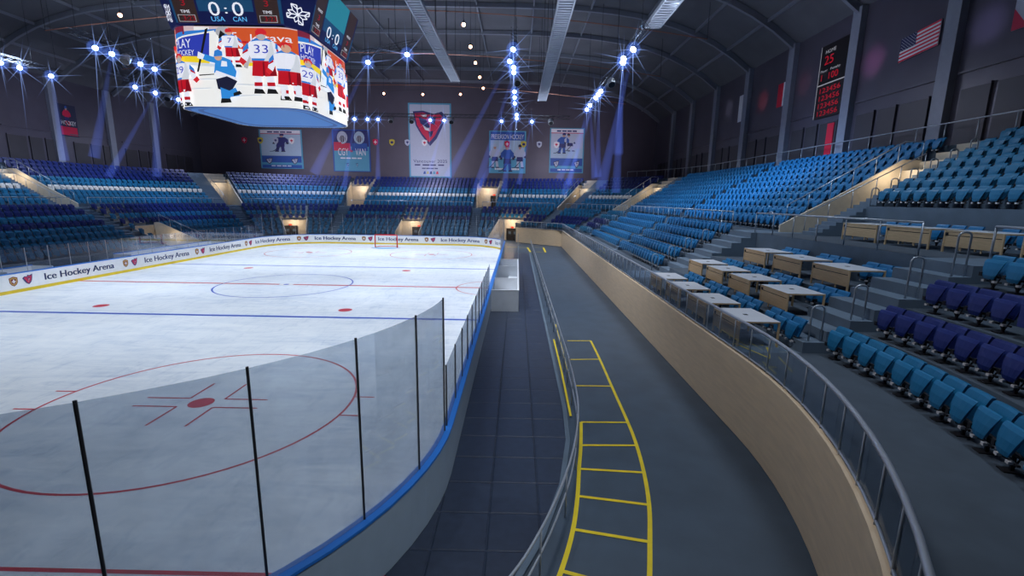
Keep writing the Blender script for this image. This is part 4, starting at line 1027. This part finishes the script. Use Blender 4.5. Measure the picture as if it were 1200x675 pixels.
fn = lambda u, v, d=0: (-XW+.1+d, 27.9+2.5*u, 13.4+3.9*v); mb = MB(); banner_base(mb, fn, 3, 3)
put_poly(mb, fn, [(.05, .03), (.95, .03), (.95, .3), (.05, .3)], 6, .012); figure(mb, fn, .45, .62, .6, 6, 7, 2, 5, 3); tx(mb, fn, 'HOCKEY', .5, .36, .13, 8, .8); mb.build('canvas', BM, t, recalc=False)
# small shields hung in a row
SHX = [-33.0, -30.1, -27.3, -24.4, -9.2, -6.2, -3.4, -.3, 14.6, 17.6, 20.4, 23.5]
for i, x in enumerate(SHX):
    q = i % 4; cn = ['red', 'yellow', 'grey', 'white'][q]; st = ['leftmost set', 'middle set', 'right set'][i//4]
    t = thing('shield_sign', 'small %s shield sign in the %s of four shields along the far wall' % (cn, st), 'sign', (x, YW-.3, 15.5), group='shield signs')
    mb = MB(); fn = lambda a, b, d=0, x=x: (x+a, YW-.3-d, 16.05+b)
    s = 1.15; pts = [(a*s, b*s) for a, b in SHIELD]
    A_ = [fn(a, b, 0) for a, b in pts]; B_ = [fn(a, b, .06) for a, b in pts]; n = len(pts)
    mb.faces(A_+B_, [tuple(range(n)), tuple(range(2*n-1, n-1, -1))]+[(j, (j+1) % n, n+(j+1) % n, n+j) for j in range(n)], q)
    ic = [[(-.06, .3), (.06, .3), (.06, .06), (.26, .06), (.26, -.06), (.06, -.06), (.06, -.3), (-.06, -.3), (-.06, -.06), (-.26, -.06), (-.26, .06), (-.06, .06)], ell(0, 0, .28, .24, 8), [(-.26, .1), (0, .26), (.26, .1), (.1, -.05), (0, -.26), (-.1, -.05)], [(0, .32), (.08, .14), (.26, .16), (.18, -.06), (.04, -.12), (.03, -.3), (-.03, -.3), (-.04, -.12), (-.18, -.06), (-.26, .16), (-.08, .14)]][q]
    put_poly(mb, fn, [(a*1.05, b*1.05) for a, b in ic], [4, 5, 5, 0][q], .075)
    mb.build('shield', ['logo_red', 'shield_yellow', 'banner_grey', 'pure_white', 'pure_white', 'logo_navy'], t)
    mb = MB(); mb.box(x-.03, x+.03, YW-.3, YW, 16.0, 16.1); mb.build('mounting', 'steel_dark', t)

# ------------------------------------------------------------------ flags and scoreboard on the right wall
def rwall(y0, y1, z0, z1, dz0=0): return lambda u, v, d=0: (XW-.1-d, y0+(y1-y0)*u, z0+(z1-z0)*v+dz0*u)
t = thing('flag', 'striped red and white flag with starred blue corner on the right wall', 'flag', (XW-.1, -.15, 15.4)); fn = rwall(-.15, -3.0, 15.42, 16.85, .25)
mb = MB(); mb.hexa([fn(0, 0, -.03), fn(1, 0, -.03), fn(1, 0), fn(0, 0), fn(0, 1, -.03), fn(1, 1, -.03), fn(1, 1), fn(0, 1)], 1)
for i in range(13): put_poly(mb, fn, [(0, i/13), (1, i/13), (1, (i+1)/13), (0, (i+1)/13)], 0 if i % 2 == 0 else 1, .004)
put_poly(mb, fn, [(0, 6/13), (.42, 6/13), (.42, 1), (0, 1)], 2, .008)
for r in range(9):
    for c in range(6 if r % 2 == 0 else 5):
        u = .42*((c+.5)/6 if r % 2 == 0 else (c+1)/6); v = 6/13+7/13*(r+.5)/9
        put_poly(mb, fn, [(u+(.014 if k % 2 == 0 else .006)*math.sin(PI*k/5), v+(.027 if k % 2 == 0 else .011)*math.cos(PI*k/5)) for k in range(10)], 1, .012)
mb.build('cloth', ['flag_red', 'flag_white', 'flag_navy'], t, recalc=False)
t = thing('score_board', 'tall black wall scoreboard with red digits between two right wall columns', 'scoreboard', (XW-.1, 8.1, 13.2)); fn = rwall(8.1, 4.7, 13.2, 18.8)
mb = MB(); mb.hexa([fn(0, 0, -.08), fn(1, 0, -.08), fn(1, 0, .1), fn(0, 0, .1), fn(0, 1, -.08), fn(1, 1, -.08), fn(1, 1, .1), fn(0, 1, .1)], 0)
T_ = lambda b, u, v, h, c, w: put_text(mb, b, lambda a, q: fn(a, q, .12), u, v, h, c, width=w)
put_poly(mb, fn, [(.0, .455), (1, .455), (1, .47), (0, .47)], 2, .11); put_poly(mb, fn, [(.0, 0), (.02, 0), (.02, 1), (0, 1)], 2, .11)
T_('HOME', .36, .88, .05, 2, .36); T_('25', .33, .73, .12, 1, .32); T_('Player', .2, .635, .032, 2, .25); T_('Penalty', .6, .635, .032, 2, .34)
T_('1  100', .42, .52, .09, 1, .6)
for i in range(4): T_('123456', .5, .345-.105*i, .07, 1, .72)
mb.build('display', ['score_black', 'score_red', 'score_white'], t, recalc=False)
t = thing('flag', 'red flag with white edge beside the third column of the right wall', 'flag', (XW-.1, 14.4, 15.3)); fn = rwall(14.4, 12.9, 15.3, 17.4); mb = MB()
mb.hexa([fn(0, 0, -.03), fn(1, 0, -.03), fn(1, 0), fn(0, 0), fn(0, 1, -.03), fn(1, 1, -.03), fn(1, 1), fn(0, 1)], 0); put_poly(mb, fn, [(.62, 0), (1, 0), (1, 1), (.62, 1)], 1, .006); mb.build('cloth', ['flag_red', 'flag_white'], t, recalc=False)
t = thing('flag', 'plain pale flag beside the fourth column of the right wall', 'flag', (XW-.1, 22.4, 15.2)); fn = rwall(22.4, 21.1, 15.2, 18.0); mb = MB()
mb.hexa([fn(0, 0, -.03), fn(1, 0, -.03), fn(1, 0), fn(0, 0), fn(0, 1, -.03), fn(1, 1, -.03), fn(1, 1), fn(0, 1)], 0); mb.build('cloth', ['flag_white'], t, recalc=False)
t = thing('flag', 'pale banner with a magenta corner high on the right wall above the stands', 'flag', (XW-.1, -7.3, 15.0)); fn = rwall(-7.3, -9.6, 15.0, 17.3); mb = MB()
mb.hexa([fn(0, 0, -.03), fn(1, 0, -.03), fn(1, 0), fn(0, 0), fn(0, 1, -.03), fn(1, 1, -.03), fn(1, 1), fn(0, 1)], 0); put_poly(mb, fn, [(0, 0), (.35, 0), (0, .45)], 1, .006); mb.build('cloth', ['banner_grey', 'logo_red'], t, recalc=False)
mb = MB(); mb.box(XW-.2, XW-.1, 5.3, 6.1, 10.2, 12.6); t = mb.build('notice_panel', 'flag_red', label='narrow red panel on the right wall below the tall scoreboard', category='wall panel')

# ------------------------------------------------------------------ doors in the tunnels
def niche_door(label_n, t, off, z, lamp_h, w=1.7, h=1.75, dt=0, power=50):
    p, n = ring(t+dt, off); ang = math.atan2(-n.y, -n.x)-PI/2
    o = bpy.data.objects.new('door_%d' % label_n, None); COL.objects.link(o); o.location = (p.x, p.y, z); o.rotation_euler = (0, 0, ang); o['kind'] = 'structure'; LOC[o] = Vector((0, 0, 0))
    mb = MB()
    for x0, x1 in ((-w/2, -.02), (.02, w/2)): mb.box(x0, x1, .02, .09, 0, h)
    mb.build('door_leaf', 'door_dark', o)
    mb = MB(); mb.box(-w/2-.1, -w/2, .0, .14, 0, h+.1); mb.box(w/2, w/2+.1, 0, .14, 0, h+.1); mb.box(-w/2, w/2, 0, .14, h, h+.1); mb.build('door_frame', 'black', o)
    mb = MB()
    for x0, x1 in ((-w*.38, -w*.14), (w*.14, w*.38)): mb.box(x0, x1, .09, .1, h*.55, h*.78)
    mb.build('door_pane', 'concrete', o)
    q = ring(t, off)[0]
    s = thing('exit_sign', 'small red exit sign above the dark doors %s' % ['', 'under the left far corner', 'behind the hockey goal', 'at the plywood wall end', 'in the upper far stand, left one', 'in the upper far stand, right one'][label_n], 'sign', (p.x, p.y, z+h+.15), ang, local=True)
    mb = MB(); mb.box(-.22, .22, .0, .1, .0, .2); mb.build('sign_body', 'exit_red', s)
    L = bpy.data.lights.new('niche_light', 'POINT'); L.energy = power; L.color = (1, .76, .5); L.shadow_soft_size = .12
    lo = bpy.data.objects.new('niche_light', L); COL.objects.link(lo); lo.location = (q.x-n.x*1.0, q.y-n.y*1.0, z+lamp_h)
niche_door(1, 74.7, 1.0, 0, 2.4, dt=.5, power=100); niche_door(2, 57.1, 1.0, 0, 2.5, dt=-.9, w=1.9, power=100); niche_door(3, 42.2, 2.0, 0, 2.9, dt=0, power=90)
niche_door(4, 68.0, 12.42, ZP, 3.0, dt=-.5, w=1.0, h=2.0, power=80); niche_door(5, 46.8, 12.42, ZP, 3.0, dt=-.6, w=1.0, h=2.0, power=80)
# pale side walls of the lower left tunnel and the far niches
def cheek(t, q, mt='cream_wall'):
    mb = MB(); A_ = [rp(t-.05, o, z) for o, z in q]; B_ = [rp(t+.05, o, z) for o, z in q]; n = len(q)
    mb.faces(A_+B_, [tuple(range(n))[::-1], tuple(range(n, 2*n))]+[(i, (i+1) % n, n+(i+1) % n, n+i) for i in range(n)]); mb.build('wall_tunnel', mt, kind='structure')
cheek(93.42, [(-5.2, 0), (-5.2, .5), (.4, 3.0), (1.0, 3.0), (1.0, 0)]); cheek(96.58, [(-3.2, 0), (-3.2, .4), (1.0, 2.5), (1.0, 0)], 'concrete')
for t0, t1 in ((55.4, 58.9), (73.0, 76.4)):
    for q in (t0+.02, t1-.02): cheek(q, [(-3.1, 0), (-3.1, 1.3), (1.05, 2.95), (1.05, 0)])
cheek(44.2, [(-4.5, 0), (-4.5, .5), (2.0, 3.2), (2.0, 0)])
for t0, t1 in ((45.6, 48.0), (66.8, 69.2)):
    for q in (t0+.05, t1-.05): cheek(q, [(UO-.2, ZP), (UO-.2, 6.9), (UO+3.4, 8.9), (UO+3.4, ZP)])
    for q in (t0-1.3, t1+1.3): cheek(q, [(UO-.2, ZP), (UO-.2, 6.9), (UO+3.6, 8.9), (UO+3.6, ZP)], 'terrace_dark')
stair_rail('steel stair railing over the pale wall of the lower left tunnel', 93.42, -4.6, .8, .4, 3.0)

# ------------------------------------------------------------------ roof equipment
for i, (x, y0, y1, w, nm) in enumerate(((9.6, -14, 21.5, .95, 'left one, above the shield banner'), (19.6, -14, 31, 1.05, 'middle one, between two lamp trusses'), (26.4, -14, 4.5, 1.1, 'right one, ending at the right lamp truss'))):
    t = thing('cable_tray', 'long grey ladder-like cable tray under the roof, %s' % nm, 'cable tray', (x, y0, 19))
    mb = MB()
    for s in (-1, 1): mb.box(x+s*w/2-.05, x+s*w/2+.05, y0, y1, 18.9, 19.15)
    mb.build('side_rail', 'duct_grey', t)
    mb = MB(); y = y0
    while y < y1: mb.box(x-w/2, x+w/2, y, y+.24, 18.95, 19.05); y += .42
    mb.build('rungs', 'duct_grey', t)
    mb = MB()
    for y in np.arange(y0+2, y1, 6.0): mb.tube([(x-w/2, y, 19.1), (x-w/2, y, arch(x)-.1)], .02, 4); mb.tube([(x+w/2, y, 19.1), (x+w/2, y, arch(x)-.1)], .02, 4)
    mb.build('hanger', 'steel_dark', t)
for i, (y, z, x0, x1, nm) in enumerate(((4, 21.5, -22, 33, 'nearest'), (14, 21.2, -28, 34, 'second'), (25, 20.6, -30, 33, 'third'), (38, 20.0, -30, 32, 'farthest'))):
    t = thing('tie_rod', 'thin copper-coloured tie rod crossing under the roof, %s of four' % nm, 'rod', (x0, y, z))
    mb = MB(); mb.tube([(x0+(x1-x0)*k/16, y, z+2.2*(1-((k-8)/8)**2)) for k in range(17)], .05, 5); mb.build('rod', 'copper_rod', t)
    mb = MB()
    for x in (x0, x1, (x0+x1)/2): mb.tube([(x, y, z if x != (x0+x1)/2 else z+2.2), (x, y, arch(x)-.05)], .03, 4)
    mb.build('hanger', 'steel_dark', t)
def truss(label, a, b, s=.42):
    a, b = Vector(a), Vector(b); t = thing('lamp_truss', label, 'truss', a); d = (b-a).normalized(); r = d.cross(Vector((0, 0, 1))).normalized()*s/2; u = Vector((0, 0, s/2))
    mb = MB()
    for sx in (-1, 1):
        for sz in (-1, 1): mb.tube([a+r*sx+u*sz, b+r*sx+u*sz], .03, 5)
    mb.build('chords', 'steel_dark', t)
    mb = MB(); n = int((b-a).length/.7)
    for i in range(n):
        p, q = a.lerp(b, i/n), a.lerp(b, (i+1)/n)
        for sx in (-1, 1): mb.tube([p+r*sx-u, q+r*sx+u], .016, 4)
        mb.tube([p-r-u, q+r-u], .016, 4); mb.tube([p-r+u, q+r+u], .016, 4)
    mb.build('lacing', 'steel_dark', t)
    mb = MB()
    for f in (.05, .35, .65, .95): p = a.lerp(b, f); mb.tube([p+u, (p.x, p.y, arch(p.x)-.05)], .018, 4)
    mb.build('hanger', 'steel_dark', t)
ZT_ = 17.95
truss('black lamp truss running above the right edge of the ice', (16.2, 2.5, ZT_), (16.2, 36, ZT_))
truss('black lamp truss running above the wooden concourse wall', (25.1, 1, ZT_), (25.1, 29, ZT_))
truss('black lamp truss crossing above the far end of the ice', (-9, 37.4, ZT_), (24, 37.4, ZT_))
truss('short black lamp truss right of the video cube', (3.6, 8.4, ZT_), (8.6, 5.5, ZT_))
truss('black lamp truss left of the video cube', (-16.2, 3.5, ZT_), (-16.2, 13, ZT_))
truss('black lamp truss above the left boards, lower in view', (-24, 16, ZT_), (-24, 27, ZT_))
truss('black lamp truss above the left stand nearest the picture edge', (-29, 8, ZT_), (-29, 16, ZT_))
LAMPS = [('on the left stand truss', 'lamp_blue', [(-28.8, 10.1), (-28.8, 11.7), (-28.8, 14.6)]), ('on the truss left of the video cube', 'lamp_blue', [(-16.2, 5.4), (-16.2, 6.9), (-16.2, 9.8), (-16.2, 11.4)]),
         ('on the left boards truss', 'lamp_blue', [(-24, 18.8), (-24, 21.6), (-24, 25.2)]), ('on the short truss right of the cube', 'lamp_blue', [(4.1, 8.2), (7.9, 5.9)]),
         ('on the far crossing truss', 'lamp_blue', [(-7.1, 37.4), (-5.2, 37.4), (-3.7, 37.4), (3.9, 37.4), (5.9, 37.4), (14.2, 37.4), (18.6, 37.4)]),
         ('on the truss above the ice edge', 'lamp_blue', [(16.2, 4.3), (15.9, 7.4), (16.2, 9.2), (16.2, 10.8), (16.2, 18.3), (16.2, 21.2), (16.2, 24.4), (16.4, 32.0), (16.4, 35.0)]),
         ('on the concourse wall truss', 'lamp_cool', [(25.1, 4.0), (24.9, 6.3), (25.1, 7.4), (25.1, 17.6), (25.1, 19.2), (25.1, 20.8), (25.1, 25.0), (25.1, 27.6)])]
lamp_pts = []
def spot_fixture(name, label, cat, p, aim, lensm, r=.2, body='fixture_black', group=None):
    p = Vector(p); d = (Vector(aim)-p).normalized(); t = thing(name, label, cat, p, group=group)
    mb = MB(); mb.tube([p-d*.28, p-d*.2, p+d*.3, p+d*.34], r*1.15, 10); mb.build('housing', body, t)
    mb = MB(); mb.tube([p+d*.30, p+d*.37], r, 12); mb.build('lens', lensm, t)
    x = d.cross(Vector((0, 0, 1))); x = x.normalized() if x.length > .05 else Vector((1, 0, 0))
    mb = MB(); mb.tube([p+x*r*1.3, p+x*r*1.3+Vector((0, 0, .36)), p-x*r*1.3+Vector((0, 0, .36)), p-x*r*1.3], .025, 5); mb.tube([p+Vector((0, 0, .36)), p+Vector((0, 0, .46))], .03, 5); mb.build('yoke', 'steel_dark', t)
    return d
for nm, mt_, pts in LAMPS:
    for i, (x, y) in enumerate(pts):
        p = (x, y, 17.45); ax = max(-11, min(11, x*.75)); aim = (CAM.x*.35+ax*.5, y*.45-12, 0)
        d = spot_fixture('spotlight', 'bright %s spotlight hanging %s, %s along it' % ('blue-white' if mt_ == 'lamp_blue' else 'white', nm, ordinal(i+1)), 'spotlight', p, aim, mt_, r=.19 if mt_ == 'lamp_blue' else .21, group='spotlights on the trusses')
        lamp_pts.append((Vector(p)+d*.36, d, mt_))
for i, (x, y) in enumerate(((-1.9, 37.6), (1.1, 37.6), (6.9, 37.4), (21.2, 37.0), (25.3, 14), (25.3, 23), (16.4, 14), (-16.2, 8.3), (-24, 23.6))):
    spot_fixture('moving_light', 'unlit pale moving head light hanging on a truss, %s of nine' % ordinal(i+1), 'stage light', (x, y, 17.3), (x+1.5, y-8, 8), 'fixture_black', r=.32, body='fixture_white', group='unlit moving lights')
WARM = [(12.1, 7.4), (12.1, 12.9), (12.1, 18.0), (12.1, 23.7), (12.1, 29.1), (-1.5, 32.9), (3.7, 33.1), (8.8, 32.7), (-14.6, 6.3)]
t = thing('cable', 'thin cable carrying the string of warm lamps under the roof', 'cable', (12.1, 2, 20.2)); mb = MB(); mb.tube([(12.1, 2, 20.25), (12.1, 30, 20.25)], .02, 4); mb.tube([(12.1, 30, 20.25), (-2, 33, 20.25)], .02, 4); mb.build('wire', 'steel_dark', t)
for i, (x, y) in enumerate(WARM):
    t = thing('roof_lamp', 'small warm orange-white roof lamp, %s' % (ordinal(i+1)+' in the string going away' if i < 5 else (ordinal(i-4)+' from left in the row crossing the far roof' if i < 8 else 'alone above the left truss')), 'lamp', (x, y, 20), group='warm roof lamps')
    mb = MB(); mb.sphere((x, y, 19.95), .15, 10, 6); mb.build('bulb', 'lamp_warm', t)
    mb = MB(); mb.tube([(x, y, 20.05), (x, y, 20.3)], .1, 8, r2=.04); mb.tube([(x, y, 20.3), (x, y, arch(x)-.05)], .015, 4); mb.build('holder', 'steel_dark', t)

# self-emitting volumes that imitate light: beam shafts, lamp halos and star glare
def volmat(name, col, s):
    m = bpy.data.materials.new(name); m.use_nodes = True; MATS[name] = m; nt = m.node_tree
    for n in list(nt.nodes):
        if n.type == 'BSDF_PRINCIPLED': nt.nodes.remove(n)
    e = nt.nodes.new('ShaderNodeEmission'); e.inputs[0].default_value = (*col, 1); e.inputs[1].default_value = s
    nt.links.new(e.outputs[0], nt.nodes['Material Output'].inputs['Volume']); return m
volmat('glow_shaft', (.12, .22, 1.0), .22); volmat('glare_ray', (.30, .46, 1.0), 13); volmat('glow_halo', (.12, .26, 1.0), .42)
rng = random.Random(3); mbs, mbr, mbg = MB(), MB(), MB()
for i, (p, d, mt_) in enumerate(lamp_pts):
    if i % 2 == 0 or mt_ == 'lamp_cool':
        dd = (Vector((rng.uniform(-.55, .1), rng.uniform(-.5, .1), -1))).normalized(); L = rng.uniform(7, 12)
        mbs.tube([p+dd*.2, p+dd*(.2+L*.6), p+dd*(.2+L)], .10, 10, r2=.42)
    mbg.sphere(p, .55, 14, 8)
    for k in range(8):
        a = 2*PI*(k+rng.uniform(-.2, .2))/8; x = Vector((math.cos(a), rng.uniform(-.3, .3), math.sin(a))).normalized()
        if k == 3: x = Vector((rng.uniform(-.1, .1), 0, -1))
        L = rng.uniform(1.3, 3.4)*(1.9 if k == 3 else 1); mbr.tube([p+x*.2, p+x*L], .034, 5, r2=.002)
mbs.build('haze', 'glow_shaft', kind='stuff', label='faint blue self-glowing shafts imitating lit haze below the hanging spotlights', category='haze')
mbg.build('haze', 'glow_halo', kind='stuff', label='soft blue self-glowing halos imitating lamp glow close around each lit spotlight', category='haze')
mbr.build('haze', 'glare_ray', kind='stuff', label='short self-glowing rays imitating star glare around the spotlight lenses', category='haze')

# ------------------------------------------------------------------ lights
w = bpy.data.worlds.new('world'); SC.world = w; w.use_nodes = True
w.node_tree.nodes['Background'].inputs[0].default_value = (.16, .20, .34, 1); w.node_tree.nodes['Background'].inputs[1].default_value = .16
def spot(p, aim, energy, col, deg=70, blend=.8, soft=1.2):
    L = bpy.data.lights.new('spot', 'SPOT'); L.energy = energy; L.color = col; L.spot_size = math.radians(deg); L.spot_blend = blend; L.shadow_soft_size = soft
    o = bpy.data.objects.new('spot', L); COL.objects.link(o); o.location = p; o.rotation_euler = (Vector(aim)-Vector(p)).to_track_quat('-Z', 'Y').to_euler(); return o
COOL = (.86, .93, 1.0)
for y, e in ((-20, 5200), (-9, 8200), (3, 10500), (15, 10500), (26, 8600)):
    for x in (-8, 8): spot((x*.9, y, 18.5), (x, y+1, 0), e*1.06, COOL, 82, .9)
# stands
for y in (-24, -12, 0, 12, 24): spot((27, y, 19), (30, y, 4), 5200 if y > -5 else (3600 if y > -14 else 2700), (.72, .84, 1.0), 120, 1)
spot((22, 2, 18.5), (36.5, 6, 8), 10500, (.35, .6, 1), 50, .9)
spot((22, 18, 18.5), (31, 14, 5), 4500, (.6, .8, 1), 70, .9)
for x in (-20, 0, 20): spot((x, 41, 20), (x, 44, 4), 6500, (.6, .72, 1.0), 120, 1)
for y in (-4, 12, 28): spot((-29, y, 19.5), (-32, y, 4), 7500, (.62, .76, 1.0), 120, 1)
spot((-18, 20, 18), (-28, 28, 5), 6500, (.25, .5, 1), 34, 1); spot((-8, 30, 18), (-18, 44, 8), 6500, (.25, .45, 1), 40, 1)
# concourse and wood wall
for y, e in ((-22, 1100), (-6, 2700), (10, 3000), (24, 2600)): spot((17.2, y, 15), (21.5, y-1, .6), e*2.1, (.97, .96, 1.0), 85, 1)
spot((17.3, -27, 13), (16.3, -6, .4), 2400, COOL, 50, 1); spot((19, 22, 14), (19.5, 34, 1), 2600, (1, .95, .88), 60, 1)  # added fill spots brightening the team box and the far wood wall
spot((20.5, -31, 11), (14.3, -25.5, .6), 1500, COOL, 60, 1)  # added fill from the camera side for the near board backs
spot((1, 0, 12), (-15, 7, .6), 3600, COOL, 75, 1); spot((0, 9, 12), (0, 30, .6), 3600, COOL, 80, 1)  # added low-angle fill to whiten the left and far boards
# warm light on the lit stair walls
def point(p, e, col=(1, .78, .52), soft=.2):
    L = bpy.data.lights.new('stair_light', 'POINT'); L.energy = e; L.color = col; L.shadow_soft_size = soft
    o = bpy.data.objects.new('stair_light', L); COL.objects.link(o); o.location = p
for t0, t1, nm in VOMS:
    tt = (t1-.9) if t0 < 60 else (t0+.9); p = rp(tt, UO+2.6, 7.9); point(p, 42)
point(rp(94.4, -1.6, 1.5), 34); point(rp(42.0, -1.0, 2.6), 60)
# roof wash
for p in ((-20, 10), (5, 20), (24, 0), (20, 32), (-20, 35)): spot((p[0], p[1], 12.5), (p[0], p[1]+2, 30), 3000, (.75, .82, 1.0), 130, 1, 1.0)
spot((30, 6, 14), (41.4, 4, 14), 1000, (.7, .75, 1), 120, 1); spot((0, 40, 13), (0, 54.5, 15), 4600, (.8, .75, .95), 130, 1); spot((-22, 42, 13), (-20, 54.5, 15), 3000, (.8, .75, .95), 130, 1); spot((24, 42, 13), (24, 54.5, 15), 3000, (.8, .75, .95), 130, 1)

for y in (8, 24, 40): spot((-30, y, 14), (-41.4, y+2, 13.5), 1500, (.75, .78, 1), 125, 1)  # added washes brightening the left wall and its columns
for y, z, c, e in ((2.3, 16.2, (1, .3, .75), 200), (17.3, 16.5, (1, .12, .12), 160), (25.2, 17.2, (.8, .85, 1), 90), (-5.9, 15.8, (.55, .5, 1), 120), (10.4, 16.6, (1, .15, .2), 70)): spot((38.6, y, z), (41.4, y, z), e, c, 52, 1, .3)  # added coloured spots imitating blurred flag reflections on the right wall
SC.view_settings.view_transform = 'Standard'; SC.view_settings.look = 'None'
cy = SC.cycles
cy.use_denoising = True; cy.transparent_max_bounces = 48; cy.max_bounces = 8; cy.diffuse_bounces = 3; cy.sample_clamp_indirect = 4
cy.caustics_reflective = False; cy.caustics_refractive = False
